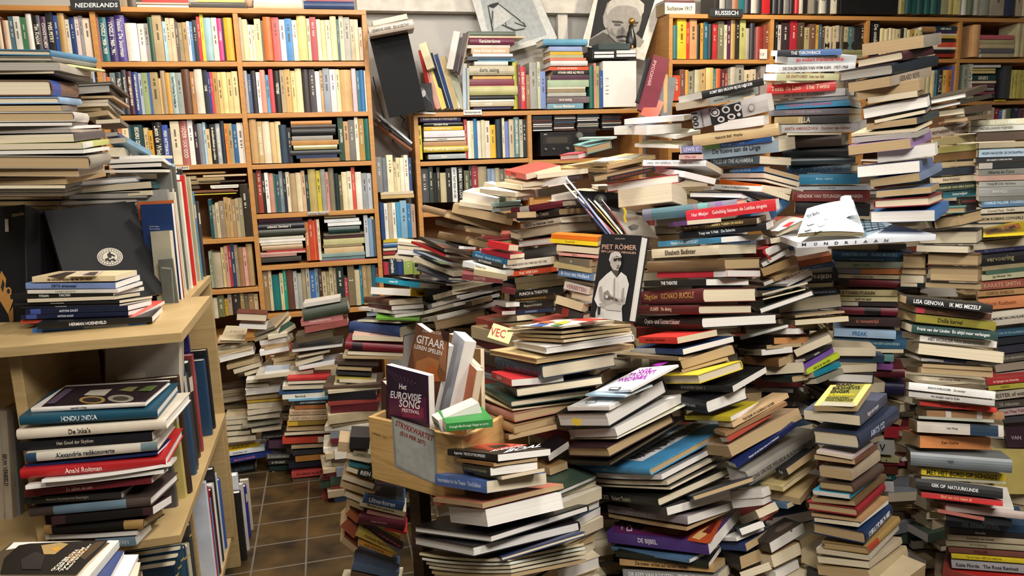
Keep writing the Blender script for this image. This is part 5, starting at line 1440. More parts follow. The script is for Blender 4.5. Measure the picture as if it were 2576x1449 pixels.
# guitar course book
quad('J', (430, 1025), (268, 1790), (515, 1850), 2.06, 2.10, 1.98, .018, 'tall guitar course book with orange-brown cover standing in the pine drawer', '6c4430', 'w', False,
     [poly('8c5c3c', '400,1190 470,1100 600,1075 670,1120 640,1449 420,1449'), poly('b87848', '430,1300 520,1270 600,1300 560,1449 400,1449'), poly('c87038', '500,1350 560,1320 600,1449 480,1449'), poly('a8714c', '590,1200 650,1160 640,1400 600,1340'),
      poly('3c241c', '600,1060 670,1090 660,1160 620,1140'), ('T', 'd8c8b8', 'STAP VOOR STAP', '472,1088', '608,1112', '475,1068'), ('T', 'f4f0ec', 'GITAAR', '424,1165', '628,1218', '434,1105'),
      ('T', 'f4f0ec', 'LEREN SPELEN', '412,1205', '612,1260', '418,1175')])
quad('K', (205, -92), (222, 420), (528, 560), 2.0, 1.99, 1.86, .02, 'dark purple song festival book standing at the front of the pine drawer', '2c1830', 'w', False,
     [poly('5c2048', '225,120 500,150 505,330 230,270'), poly('8c2c50', '300,200 480,220 480,300 330,290')] + [poly('8c6088', '%d,%d %d,%d %d,%d' % (215 + 30 * k, -60 + 14 * k, 219 + 30 * k, -58 + 14 * k, 300 + 12 * k, 60)) for k in range(8)] +
     [('T', 'f0f0f0', 'Het', '300,85', '355,92', '303,45'), ('T', 'f4f4f4', 'EUROVISIE', '238,150', '460,182', '242,98'), ('T', 'f4f4f4', 'SONG', '300,215', '450,235', '305,160'), ('T', 'f4f4f4', 'FESTIVAL', '322,250', '450,272', '325,225')])
quad('K', (168, 20), (175, 420), (215, 440), 2.05, 2.05, 2.0, .03, 'maroon book standing behind the dark purple song festival book', '3c1424', 'c', True)
quad('J', (700, 1080), (560, 1700), (650, 1720), 2.02, 2.02, 1.94, .035, 'thick white-edged book with pale blue spine beside the guitar book', 'b0b8c4', 'w', False)
quad('J', (745, 1150), (640, 1720), (700, 1735), 2.0, 2.0, 1.95, .02, 'blue-edged thin book behind the thick white one in the drawer', '4c7ca0', 'w', False)
quad('J', (790, 1270), (690, 1740), (770, 1750), 2.0, 2.0, 1.93, .02, 'grey-brown book with curling cover standing in the pine drawer', '8c8478', 'c', False)
quad('J', (800, 1300), (725, 1740), (800, 1755), 1.97, 1.97, 1.9, .02, 'orange folder-like book standing upright in the pine drawer', 'c06028', 'c', False)
quad('J', (760, 1205), (770, 1740), (905, 1760), 2.15, 2.1, 2.0, .012, 'kraft cardboard sleeve curling behind the books in the drawer', 'a88454', 'c', False)
quad('J', (660, 1100), (650, 1500), (760, 1500), 2.3, 2.3, 2.25, .02, 'brown cardboard folder standing behind the guitar book', '8c6c4c', 'c', False)
# black book with the round emblem, and what stands behind it
emb = [('E', 'c8c0b0', (802, 540, 94, 66)), ('E', '1c1a1a', (802, 540, 86, 60)), ('E', 'c8c0b0', (802, 540, 82, 57)), ('E', '2c2826', (802, 540, 60, 42)), ('E', 'c8c0b0', (802, 540, 56, 39)),
       poly('2c2826', '765,555 790,545 800,560 830,548 845,565 835,572 815,566 800,580 785,566 770,572'), poly('2c2826', '780,520 800,505 815,520 812,548 790,545'), poly('2c2826', '790,512 800,500 808,510 800,520'), poly('2c2826', '815,515 840,530 838,538 812,528')]
for k in range(22):
    a = k * math.pi / 11; emb.append(poly('2c2826', ' '.join('%.1f,%.1f' % (802 + (71 + dx) * math.cos(a + da), 540 + (49.5 + dx * .7) * math.sin(a + da)) for dx, da in ((-5, -.05), (5, -.05), (5, .05), (-5, .05)))))
quad('F', (322, 205), (545, 930), (1215, 855), 2.01, 1.92, 2.06, .02, 'large black book with round horseman emblem leaning behind the shelf pile', '0c0c0e', 'c', True, emb, mat=M_PAPER)
quad('F', (312, 235), (520, 960), (900, 930), 2.08, 1.99, 2.07, .012, 'orange folder showing at the left edge of the black emblem book', 'a05030', 'c', False)
quad('F', (1020, 160), (1100, 900), (1235, 900), 2.115, 2.10, 2.10, .014, 'navy blue book standing behind the black emblem book', '1c3464', 'w', False, [('T', 'b8c0d0', 'Monasteria Malten', '1090,322', '1160,322', '1090,314'), ('T', 'b8c0d0', 'Kloster und Profan', '1090,340', '1165,340', '1090,332')], W=.09)
quad('F', (1000, 140), (1090, 900), (1270, 900), 2.14, 2.12, 2.12, .006, 'orange folder standing behind the navy blue book', 'b86030', 'c', False, W=.105)
quad('F', (1095, 355), (1150, 900), (1290, 900), 2.09, 2.07, 2.07, .02, 'greyish cream slipcase standing right of the black emblem book', 'a8a490', 'c', False)
# white board-like book on end below the shelf, red sheet beside it
quad('F', (765, 1030), (775, 1600), (1305, 1600), 1.95, 1.95, 1.95, .03, 'large off-white book standing under the upper pale shelf', 'd0c8bc', 'c', True)
quad('F', (490, 1205), (490, 1600), (760, 1600), 2.0, 2.0, 2.0, .008, 'brown-red booklet standing left of the large off-white book', '6c2c20', 'c', False, [poly('4c1c18', '500,1215 750,1215 750,1440 500,1440')] + [('T', '3c1818', t, '%d,%d' % (668, v), '%d,%d' % (740, v), '%d,%d' % (668, v - 12)) for t, v in (('Thema', 1362), ('Concilio', 1383), ('Magazine', 1404))])
# standing spines at the far left
def spine(tile, x0, x1, vt, vb, Y, label, col, title=None, tc='2c2c2c', dx=0, depth=.16):
    A = atY(*px(tile, x0, vb), Y); B = atY(*px(tile, x1, vb), Y); h = atY(*px(tile, x0, vt), Y).z - A.z
    C2 = atY(*px(tile, x0 + dx, vt), Y); ax = (A - C2).normalized(); T = (B - A).length * .97; X = ax; Z = (B - A).normalized(); Z = (Z - X * Z.dot(X)).normalized(); Yd = Z.cross(X)
    root = empty('book', A, label, 'book', 'books standing at the far left'); mc, mp = MB(), MB()
    book_geo(mc, mp, C2, X, Yd, Z, (A - C2).length, depth, T, col, 'c', True, title, tc, pm=0); mc.build('cover', M_COVER, root); mp.build('pages', M_PAGES, root)
spine('G', -60, 45, 400, 1240, 1.78, 'beige tall book standing at the far left edge', 'b8ac98', dx=-40)
spine('G', 50, 108, 240, 1240, 1.78, 'pale book on twentieth-century philosophers standing at the far left', 'c8bca8', 'EEUW VERBEELD', dx=-60)
spine('G', 108, 165, 260, 1180, 1.8, 'grey-blue tall book standing second from the compartment wall', '8c9498', 'AGAINST NATURE', dx=-70)
spine('G', 170, 235, 400, 1180, 1.82, 'mustard-brown tall book standing against the pale compartment wall', '8c7444', 'WESTERN EUROPEAN', '3c2c14', dx=-120)
# big black box and small things at the far left
def boxthing(name, label, cat, tile, tl, bl, br, Yt, Yl, Yr, T, mat, items=(), group=None, bevel=.002):
    A = atY(*px(tile, *tl), Yt); B = atY(*px(tile, *bl), Yl); C_ = atY(*px(tile, *br), Yr)
    X = (B - A); Lh = X.length; X = X.normalized(); Yd = C_ - B; Yd = Yd - X * Yd.dot(X); Wd = Yd.length; Yd = Yd.normalized(); Z = X.cross(Yd)
    mb = MB(); mb.box(A - Z * T, X, Yd, Z, Lh, Wd, T, 'ffffff'); o = mb.build(name, mat, bevel=bevel); tag(o, label, cat, group)
    if items:
        m2 = MB(); art(m2, items, tile, A, Z); c = m2.build('printed_front', M_PAPER, o)
    return o, (A, X, Yd, Z, Lh, Wd)
boxthing('storage_box', 'tall black cardboard box with golden ornament at the left edge', 'box', 'F', (-60, 180), (-40, 1120), (205, 1110), 1.95, 1.85, 1.85, .2, M_BLACK,
         [('T', 'c8b898', 'INTERNATIONAL', '88,250', '178,235', '86,228'), poly('a87838', '10,640 45,700 40,760 80,800 95,860 60,960 0,860 -10,700'), poly('141416', '20,700 35,740 20,800 5,760'), ('E', 'a87838', (62, 790, 22, 30)), ('E', '141416', (62, 790, 12, 18)),
          poly('8c642c', '60,960 95,900 100,1000 80,1060'), poly('c8c0b0', '35,265 60,262 65,355 38,358')] + [('T', 'c8b070', t, '0,%d' % v, '58,%d' % v, '0,%d' % (v - 16)) for t, v in (('NERS', 1068), ('ISHING', 1088), ('PANY', 1108))])
boxthing('bookend', 'small grey metal bookend beside the upper shelf pile', 'bookend', 'F', (165, 625), (190, 740), (335, 700), 2.05, 2.0, 2.0, .002, mat_flat('pale_grey_card', '9c9c9c', .5))
boxthing('bookend', 'tall grey steel bookend right of the black emblem book', 'bookend', 'F', (1150, 560), (1200, 935), (1310, 935), 2.06, 2.045, 2.045, .004, M_GREYM,
         [poly('8c9084', '1172,620 1180,612 1250,618 1256,630 1275,900 1268,900 1248,632 1182,626'), ], bevel=.0015)
# ------------------------------------------------------------------ pale shelving unit on the left
U = empty('shelf_unit', rm(-.85, 2.25, 0), 'pale birch shelving unit along the left of the aisle', 'shelf')
AE = -.40; pz1 = room(onA(452, 1349, AE)).z; zup = room(onB(431, 838, 1.82)).z
part('shelf', U, (-1.65, 1.82, pz1 - .022), (AE, 2.72, pz1), M_PINE)
part('shelf', U, (-1.65, 1.82, zup - .024), (-.345, 2.3, zup), M_PINE)
part('shelf', U, (-1.65, 2.3, zup - .024), (AE - .0, 2.72, zup), M_PINE)
part('shelf', U, (-1.65, 1.86, .12), (AE - .02, 2.72, .142), M_PINE)
ac = room(onB(38, 920, 1.88)).x
part('divider', U, (ac - .012, 1.88, pz1 + .001), (ac + .012, 2.219, zup - .025), M_PINE)
part('back_panel', U, (-1.65, 2.22, pz1 + .001), (AE - .13, 2.235, zup - .025), M_PINE)
part('divider', U, (AE - .30, 2.28, .143), (AE - .06, 2.30, pz1 - .023), M_PINE)
part('divider', U, (AE - .16, 2.68, .143), (AE - .01, 2.705, pz1 - .023), M_PINE)
part('side_panel', U, (AE - .16, 2.72, .0), (AE - .005, 2.745, zup - .025), M_PINE)
part('side_panel', U, (AE - .24, 2.0, .0), (AE - .22, 2.68, .119), M_PINE)
part('side_panel', U, (-1.65, 1.9, .0), (-1.62, 2.7, .119), M_PINE)
part('divider', U, (-1.64, 2.30, 0.143), (AE - .31, 2.315, pz1 - .023), M_PINE)
slabz = room(atY(200, 665, 1.95)).z
# books standing along the aisle side, spines to the aisle
AIS = [  # b0, b1, height, colour  (lower board, then upper board, then the floor rows)
 (pz1, [(1.98, .022, .34, '4c4c4c'), (2.005, .02, .30, '8c6c3c'), (2.03, .022, .33, 'b0a060'), (2.055, .03, .36, '3c2c24'), (2.09, .016, .30, '6c1c24'), (2.108, .026, .31, '1c1c1c'), (2.136, .02, .36, 'd0c8ac'), (2.158, .018, .34, 'b8b4a0'), (2.18, .028, .38, '2c4460'), (2.21, .03, .32, '34383c'), (2.242, .02, .30, '2c2c30'), (2.3, .05, .33, '24201f'), (2.36, .024, .34, '8c3c3c'), (2.39, .02, .42, '201c5c'), (2.45, .02, .3, '3c2c24'), (2.5, .03, .28, '24405c'), (2.56, .03, .3, '1c1c20')]),
 (zup, [(2.350, .02, .34, '8c8c88'), (2.372, .018, .33, 'c8c4b0'), (2.390, .016, .32, 'd0ccb8'), (2.408, .022, .40, '6c6c68'), (2.432, .026, .41, '54544c'), (2.460, .02, .36, 'd8d4c4'), (2.482, .026, .42, '8cb0c8'), (2.510, .018, .38, 'c82c20'), (2.530, .018, .34, 'd8b828'), (2.550, .02, .38, 'c8c8c4'), (2.572, .026, .40, '24282a'), (2.600, .02, .37, 'b0a888'), (2.622, .02, .32, '4c7c9c'), (2.644, .018, .31, '8c3c34'), (2.665, .026, .28, 'c0bca8'), (2.695, .02, .28, '3c3c3c')]),
 (0.0, [(2.76, .03, .30, '1c1c1c'), (2.795, .035, .36, 'c8ccd0'), (2.835, .02, .30, 'b8b4b0'), (2.86, .03, .28, 'd8d8dc'), (2.895, .035, .30, '24282a'), (2.935, .03, .24, '2c2c7c'), (2.97, .02, .20, '8c8468'), (3.0, .02, .24, 'b8b0a0')])]
k0 = 0
for zb, lst in AIS:
    for b0, w_, h_, c in lst:
        k0 += 1; ins = random.uniform(0, .03) + .012; h_ = h_ * .92; sh = .03 if zb == 0 else 0
        o = rm(AE - ins + sh, b0, zb + h_); 
        book_geo(REST, REST, o, -UP, -RA, RB, h_, (.09 if zb > 1 else .15), w_ * .95, c, random.choice('cw'), True, detail=True, bands=[(.15, .3, 'b8b0a0')] if k0 % 3 == 0 else None)
for i, (b0, w_, h_, c) in enumerate([(1.98, .035, .3, '1c3448'), (2.02, .035, .3, '1c3c50'), (2.06, .035, .3, '24445c'), (2.1, .03, .28, '1c3c50'), (2.15, .03, .26, 'b8b098'), (2.2, .03, .3, '3c3c3c')]):
    book_geo(REST, REST, rm(AE - .06, b0, .142 + h_), -UP, -RA, RB, h_, .2, w_ * .95, c, 'c', True, bands=[(.1, .12, 'b09858'), (.88, .9, 'b09858')])
for i, (b0, w_, h_, c) in enumerate([(2.36, .02, .36, 'c8d0dc'), (2.385, .02, .33, 'a82834'), (2.41, .016, .28, '4c94b8'), (2.43, .03, .3, '4c1c24'), (2.47, .03, .3, 'd8d4cc'), (2.51, .03, .34, '28282a'), (2.56, .02, .3, 'c8c8c8'), (2.6, .03, .26, '34549c')]):
    book_geo(REST, REST, rm(AE - .03, b0, .142 + h_), -UP, -RA, RB, h_, .16, w_ * .95, c, 'w', True)
boxthing('price_card', 'white handwritten price card clipped above the aisle books', 'card', 'I', (322, 730), (308, 800), (395, 822), 2.9, 2.88, 2.88, .0006, M_PAPER_W, [('T', '2c2c2c', '€50', '340,778', '375,790', '345,750')], bevel=0)
# ------------------------------------------------------------------ the pine drawer
Pc = atY(*px('K', 760, 440), 1.79)
rs = solve(Pc, ray(*px('K', 65, 150)), ray(*px('K', 1000, 362)), False, ratio=1.3)
aa = rs[1]; e1 = V((math.cos(aa), math.sin(aa), 0)); e2 = V((-math.sin(aa), math.cos(aa), 0)); DL = max(.30, rs[2]); DW = .32
zt = Pc.z; DH = .185; th = .014
D = empty('drawer', Pc - UP * DH - e1 * DL / 2 + e2 * DW / 2, 'pine drawer holding upright books with a handwritten note taped on', 'drawer')
def dpart(name, o, lx, ly, lz, mat=M_DRAWER):
    mb = MB(); mb.box(o, e1, e2, UP, lx, ly, lz, 'ffffff'); return mb.build(name, mat, D, bevel=.002)
o0 = Pc - e1 * DL - UP * DH
fp = dpart('front_panel', o0, DL, th, DH)
dpart('side_panel', o0 + e2 * (th + .0005), th, DW - 2 * th - .001, DH); dpart('side_panel', o0 + e1 * (DL - th) + e2 * (th + .0005), th, DW - 2 * th - .001, DH * .97)
dpart('back_panel', o0 + e2 * (DW - th), DL, th, DH); dpart('bottom_panel', o0 + e1 * th + e2 * th + UP * .012, DL - 2 * th - .001, DW - 2 * th - .001, .006)
nrm = e1.cross(UP)
m2 = MB(); art(m2, [poly('8c8c84', '245,285 560,385 585,790 270,655'), poly('a8aaa4', '262,300 545,395 568,775 285,640')], 'K', Pc - e2 * .0002, nrm)
art(m2, [('T', '8c2c24', 'STRYKKWARTET', '272,352', '545,470', '280,312'), ('T', '8c2c24', '(E10 PER SET)', '305,425', '490,505', '312,390')], 'K', Pc - e2 * .0012, nrm)
m2.build('taped_note', M_PAPER, D)['label'] = 'grey taped note with red handwriting'
m2 = MB(); art(m2, [('T', '7c5c38', 'LA0655 114', '100,410', '205,452', '102,392')], 'K', Pc - e2 * .0002, nrm); m2.build('stencilled_number', M_PAPER, D)
# books lying in the drawer
for (l, c, r, t, sd, cv, pg, ti, tc_, lab) in [((550, 318), (600, 360), (905, 225), 110, 'L', 'd0ccb8', 'w', 'Soehen', '3c3c2c', 'thick cream book lying tilted in the pine drawer'),
                                            ((712, 415), (985, 335), None, 66, 'L', '2c7c38', 'c', 'Donagh MacDonagh Happy as Larry', 'c8e0c0', 'green book lying at the near end of the pine drawer')]:
    P2 = atY(*px('K', *c), 1.76)
    if r: rs2 = solve(P2, ray(*px('K', *l)), ray(*px('K', *r)), True); a_, L1, L2, s1, s2, _ = rs2[1:]
    else:
        a_ = .3; P1 = atY(*px('K', *l), 1.68); L1 = (P2 - P1).length; s1 = (P1.z - P2.z) / L1; L2 = .1; s2 = 0
    f1 = V((math.cos(a_), math.sin(a_), -s1)).normalized(); f2 = V((-math.sin(a_), math.cos(a_), s2)).normalized(); u_ = f1.cross(f2).normalized(); f2 = u_.cross(f1); T = t * S * 1.76 / F * .95
    root = empty('book', P2, lab, 'book', 'books in the pine drawer'); mc, mp = MB(), MB()
    book_geo(mc, mp, P2 - f1 * L1 - u_ * T / 2, f1, f2, u_, L1, min(L2, .2), T, cv, pg, False, ti, tc_, pm=0); mc.build('cover', M_COVER, root); mp.build('pages', M_PAGES, root)
# stand carrying the drawer
zb = zt - DH
St = empty('wooden_stand', V((Pc.x - .1, Pc.y + .15, 0)), 'dark wooden stand under the pine drawer', 'stand')
def spart(name, o, lx, ly, lz):
    mb = MB(); mb.box(o, e1, e2, UP, lx, ly, lz, 'ffffff'); return mb.build(name, M_DARK, St, bevel=.002)
pp = atY(*px('K', 400, 700), 2.02)
for du, dv in ((0, 0), (.17, .1), (-.0, .25), (.17, .25)): 
    q = V((pp.x, pp.y, 0)) + e1 * du + e2 * dv; spart('leg', q - e1 * .02, .04, .05, zb - .02)
spart('top_board', V((pp.x, pp.y, zb - .02)) - e1 * .03, .25, .3, .02)
# ------------------------------------------------------------------ open booklet and the white art book on the right
A = atY(*px('N', 375, 455), 2.02); B = atY(*px('N', 1385, 395), 2.02)
e = (B - A).normalized(); wv = V((-.05, 1, .02)).normalized(); wv = (wv - e * wv.dot(e)).normalized(); uu = e.cross(wv); T = .016
root = empty('book', (A + B) / 2, 'large white art book lying flat across two piles', 'book', 'books standing or leaning on their own'); mc, mp = MB(), MB()
book_geo(mc, mp, A - uu * T / 2, e, wv, uu, (B - A).length, .28, T, 'd8dce4', 'w', False, nx=2, pm=0)
art(mc, [('T', '24242c', 'M', '410,462', '440,461', '410,440'), ('T', '24242c', 'O', '498,457', '522,456', '498,436'), ('T', '24242c', 'N', '572,453', '600,452', '572,432'), ('T', '24242c', 'D', '650,449', '676,448', '650,428'),
         ('T', '24242c', 'R', '724,445', '750,444', '724,425'), ('T', '24242c', 'I', '800,441', '806,441', '800,421'), ('T', '24242c', 'A', '860,438', '890,437', '860,418'), ('T', '24242c', 'A', '935,433', '965,432', '935,413'), ('T', '24242c', 'N', '1012,430', '1040,429', '1012,410')],
    'N', A - wv * .0005, e.cross(uu))
tp = A + uu * T / 2
art(mc, [poly('8ca4b0', '810,262 1020,280 1060,310 850,400')] + [poly('2c3c4c', '%d,%d %d,%d %d,%d %d,%d' % (820 + 20 * k, 285 + 22 * k, 1000 + 8 * k, 292 + 10 * k, 1000 + 8 * k, 296 + 10 * k, 820 + 20 * k, 290 + 22 * k)) for k in range(4)] +
    [poly('2c3c4c', '%d,262 %d,262 %d,340 %d,340' % (850 + 50 * k, 856 + 50 * k, 876 + 50 * k, 870 + 50 * k)) for k in range(3)], 'N', tp, uu)
mc.build('cover', M_COVER, root); mp.build('pages', M_PAGES, root)
bk = MB(); n = 8; P0 = [atY(*px('N', u, v), y) for u, v, y in ((372, 400, 2.0), (858, 392, 2.02))]
Q0 = [atY(*px('N', u, v), y) for u, v, y in ((440, 215, 2.17), (775, 150, 2.2))]
def sheetgrid(mb, a, b, c, d, col, bulge, t=.0, mi=0):
    vs = []; 
    nn = (b - a).cross(c - a).normalized()
    for i in range(n + 1):
        for j in range(n + 1):
            s_, t_ = i / n, j / n; p = (a * (1 - s_) + b * s_) * (1 - t_) + (c * (1 - s_) + d * s_) * t_
            vs.append(p + nn * (bulge * math.sin(math.pi * s_) + t))
    fs = [(i * (n + 1) + j, (i + 1) * (n + 1) + j, (i + 1) * (n + 1) + j + 1, i * (n + 1) + j + 1) for i in range(n) for j in range(n)]
    mb.add(vs, fs, col, mi)
root = empty('booklet', P0[0], 'splayed pale booklet lying on the white art book', 'booklet'); mc, mp = MB(), MB()
sheetgrid(mc, P0[0], P0[1], Q0[0], Q0[1], 'b4bcc0', .006, .012); sheetgrid(mc, P0[0], P0[1], Q0[0], Q0[1], 'd8d0b8', .006, .0115)
for k in range(4): sheetgrid(mp, P0[0], P0[1], Q0[0], Q0[1], 'c8bc98', .004, .001 + .0025 * k)
a_ = atY(*px('N', 690, 175), 2.12); sheetgrid(mc, atY(*px('N', 720, 290), 2.1), atY(*px('N', 815, 235), 2.06), atY(*px('N', 690, 125), 2.2), atY(*px('N', 770, 95), 2.16), 'c4ccd0', .01, .002)
pn = (P0[1] - P0[0]).cross(Q0[0] - P0[0]).normalized()
art(mc, [('T', '3c4448', 'erbloemen?', '445,250', '680,190', '440,228')], 'N', P0[0] + pn * .0195, pn)
art(mc, [poly('a8b4b4', '%d,%d %d,%d %d,%d %d,%d' % (u, v, u + 50, v - 14, u + 60, v + 6, u + 15, v + 20)) for u, v in ((440, 290), (520, 300), (600, 270), (420, 330), (500, 340), (620, 240), (560, 250))], 'N', P0[0] + pn * .0190, pn)
mc.build('cover', M_PAPER, root); mp.build('pages', M_PAGES, root)
# leaning diagonal books in the hollow under the crest
quad('L', (160, 55), (385, 365), (470, 330), 2.55, 2.35, 2.4, .02, 'black portrait-covered book leaning in the hollow below the crest', '1c1c1e', 'c', False, [('E', '4c4a48', (320, 125, 48, 42)), ('E', '8c8884', (325, 120, 22, 22))], W=.17)
edge('L', (165, 75), (395, 372), 26, 2.4, 2.3, .12, 'pale blue diagonal book at the left of the hollow', '8c98b8', 'c')
edge('L', (150, 110), (370, 375), 30, 2.38, 2.28, .12, 'navy diagonal book at the far left of the hollow', '24305c', 'c', title='DE MENSEN', tcol='c88c8c')
edge('L', (225, 170), (420, 372), 34, 2.42, 2.3, .1, 'red diagonal book with white lettering in the hollow', '9c2830', 'c', title='DE SCHEEP', tcol='d8b8a8')
edge('L', (305, 195), (455, 372), 20, 2.4, 2.28, .12, 'yellow diagonal book leaning in the hollow', 'd8b83c', 'w')
edge('L', (345, 205), (480, 372), 44, 2.4, 2.28, .12, 'thin white magazine leaning between the yellow and red-striped books', 'e0dcd4', 'w', title='KORT ANFERS', tcol='3c3c3c')
edge('L', (395, 200), (512, 372), 16, 2.38, 2.26, .12, 'red-striped white book leaning nearest the portrait book', 'a83030', 'w')
quad('L', (405, 205), (520, 372), (640, 350), 2.40, 2.30, 2.36, .006, 'white booklet with red lettering behind the portrait book', 'd0ccc4', 'w', False, [('T', 'a03028', 'UNIKKEN', '500,280', '600,268', '495,255'), poly('5c5c5c', '520,320 560,300 600,310 590,340 540,345')], W=.12)
edge('L', (1560, 235), (1690, 120), 80, 2.18, 2.3, .12, 'dark blue book standing askew right of the red paperback', '244c70', 'w', title='MIERS', tcol='8ca8b8')
quad('O', (1790, 520), (1820, 850), (2080, 870), 2.3, 2.25, 2.25, .01, 'yellow-cream board leaning at the right edge behind the novels', 'a89858', 'c', False)
# ------------------------------------------------------------------ things against the wall
sp_, fr = boxthing('speaker', 'tall black loudspeaker leaning in the gap between the bookcases', 'speaker', 'B', (1245, 275), (1390, 862), (1655, 805), 3.95, 4.02, 4.05, .1, M_CLOTH)
qb = [(1, 'L', '5c5650', 'g', 'GERMAINE GREER   SEX & DESTINY', '2c2824', (1240, 232), (1565, 172), None, 62), (2, 'l', 'c8bca4', 'c', None, None, (1270, 172), (1520, 118), (1580, 112), 34)]
for k, sd, cv, pg, ti, tc_, l, c, r, t in qb:
    P2 = atY(*px('B', *c), 3.9); P1 = atY(*px('B', *l), 3.86); f1 = (P2 - P1).normalized(); f2 = V((-.1, 1, 0)); u_ = f1.cross(f2).normalized(); f2 = u_.cross(f1); L1 = (P2 - P1).length; T = t * S * 3.9 / F
    root = empty('book', P2, ['', 'taupe hardback lying on top of the leaning black loudspeaker', 'cream-edged book on top of the taupe one above the loudspeaker'][k], 'book', 'books on the leaning loudspeaker'); mc, mp = MB(), MB()
    if sd == 'L': book_geo(mc, mp, P1 - u_ * T / 2, f1, f2, u_, L1, .15, T, 'a09488', pg, True, ti, tc_, pm=0)
    else: book_geo(mc, mp, P2 - u_ * T / 2 + f2 * .14, -f1, -f2, u_, L1, .14, T, cv, pg, False, pm=0)
    mc.build('cover', M_COVER, root); mp.build('pages', M_PAGES, root)
mb = MB(); mb.tube([onB(*px('B', u, v), 4.2) for u, v in ((1450, 830), (1500, 870), (1480, 920), (1530, 960), (1540, 1040))], .004); tag(mb.build('cable', M_BLACK, smooth=True), 'black cable dangling below the leaning loudspeaker', 'cable')
mb = MB(); mb.tube([onB(*px('B', u, v), 4.25) for u, v in ((1270, 560), (1300, 680), (1350, 860), (1400, 960), (1420, 1040))], .003); tag(mb.build('cable', M_BLACK, smooth=True), 'thin black cable running down the wall left of the loudspeaker', 'cable')
boxthing('portrait_card', 'small grey portrait photo card propped on the middle bookcase', 'card', 'B', (1555, 620), (1575, 820), (1720, 815), 4.2, 4.1, 4.1, .001, mat_flat('photo_grey', '2c2c30', .5), [poly('5c5c60', '1580,640 1640,640 1700,780 1600,800'), ('E', 'b0aca8', (1640, 680, 16, 26)), poly('1c1c20', '1600,800 1610,730 1650,700 1700,760 1710,810')], bevel=0)
edge('B', (1335, 860), (1555, 1045), 24, 4.2, 4.1, .13, 'white and blue thin book leaning slantwise above the narrow shelf', 'b8c4cc', 'w')
edge('B', (1325, 885), (1545, 1060), 20, 4.2, 4.1, .13, 'dark thin book leaning slantwise between the white and brown ones', '24282c', 'w')
edge('B', (1300, 915), (1550, 1095), 52, 4.2, 4.08, .16, 'brown leather-bound book leaning slantwise against the wall', '5c3420', 't', True)
# posters
def poster(label, tile, corners, bs, col, items):
    P = [onB(*px(tile, *c), b) for c, b in zip(corners, bs)]
    nn = (P[1] - P[0]).cross(P[2] - P[0]).normalized()
    if nn.dot(CAM - P[0]) < 0: nn = -nn
    mb = MB(); Q = [p - nn * .002 for p in P]; mb.add(P + Q, [(0, 1, 2, 3), (7, 6, 5, 4), (0, 4, 5, 1), (1, 5, 6, 2), (2, 6, 7, 3), (3, 7, 4, 0)], col)
    art(mb, items, tile, P[0], nn); tag(mb.build('poster', M_PAPER), label, 'poster', 'posters leaning against the back wall')
poster('pale poster with a line drawing of folded arms leaning on the wall', 'C', [(525, -60), (670, 420), (1165, 280), (960, -180)], [4.30] * 4, 'c4c4c0',
       [poly('a0a4a4', '590,-60 690,375 1090,255 920,-150'), poly('303030', '655,40 662,38 700,225 690,230'), poly('303030', '665,35 735,15 740,30 700,60 665,50'), poly('303030', '735,30 742,28 900,150 893,155'),
        poly('3c3c3c', '850,160 940,190 935,200 860,172'), poly('3c3c3c', '760,175 860,215 930,205 925,215 850,228 760,185'), poly('3c3c3c', '690,80 698,80 690,190 683,190'), poly('484848', '770,120 776,118 800,200 793,202'), poly('484848', '880,150 925,165 940,195 932,198 915,172'), poly('b8b8b4', '700,70 735,35 840,125 760,180 705,215')])
poster('black and white portrait poster of a moustached man on the wall', 'C', [(1465, -120), (1340, 330), (1800, 440), (1960, -60)], [4.25] * 4, 'd0ccc4',
       [poly('1c1c1e', '1480,-100 1395,330 1770,330 1895,-60'), poly('8c8a86', '1395,330 1400,285 1500,220 1560,200 1700,215 1800,300 1770,345'), poly('484644', '1395,335 1400,290 1500,235 1560,262 1640,345'),
        poly('8e8a86', '1515,70 1530,20 1600,0 1720,10 1790,60 1780,140 1760,220 1700,290 1620,310 1560,260 1525,200 1500,170 1498,120'), poly('989490', '1500,130 1515,110 1525,160 1522,215 1505,185'),
        poly('b0aca6', '1520,80 1545,10 1620,-30 1740,-25 1800,30 1795,90 1770,120 1745,60 1680,40 1600,45 1550,75 1530,110'), poly('383634', '1562,150 1635,155 1650,170 1570,165'), poly('383634', '1690,155 1760,160 1750,175 1690,170'),
        poly('504c4a', '1580,170 1630,175 1625,190 1585,188'), poly('504c4a', '1695,178 1745,180 1740,192 1700,192'), poly('787470', '1640,180 1662,230 1690,245 1640,250 1628,235'), poly('302e2c', '1590,265 1650,255 1700,268 1690,282 1650,270 1600,280'), poly('605c58', '1610,290 1680,292 1665,302 1625,300'),
        poly('7c7874', '1530,200 1570,262 1625,310 1600,312 1545,262'), poly('7c7874', '1560,200 1580,240 1600,255 1585,262 1560,235')])
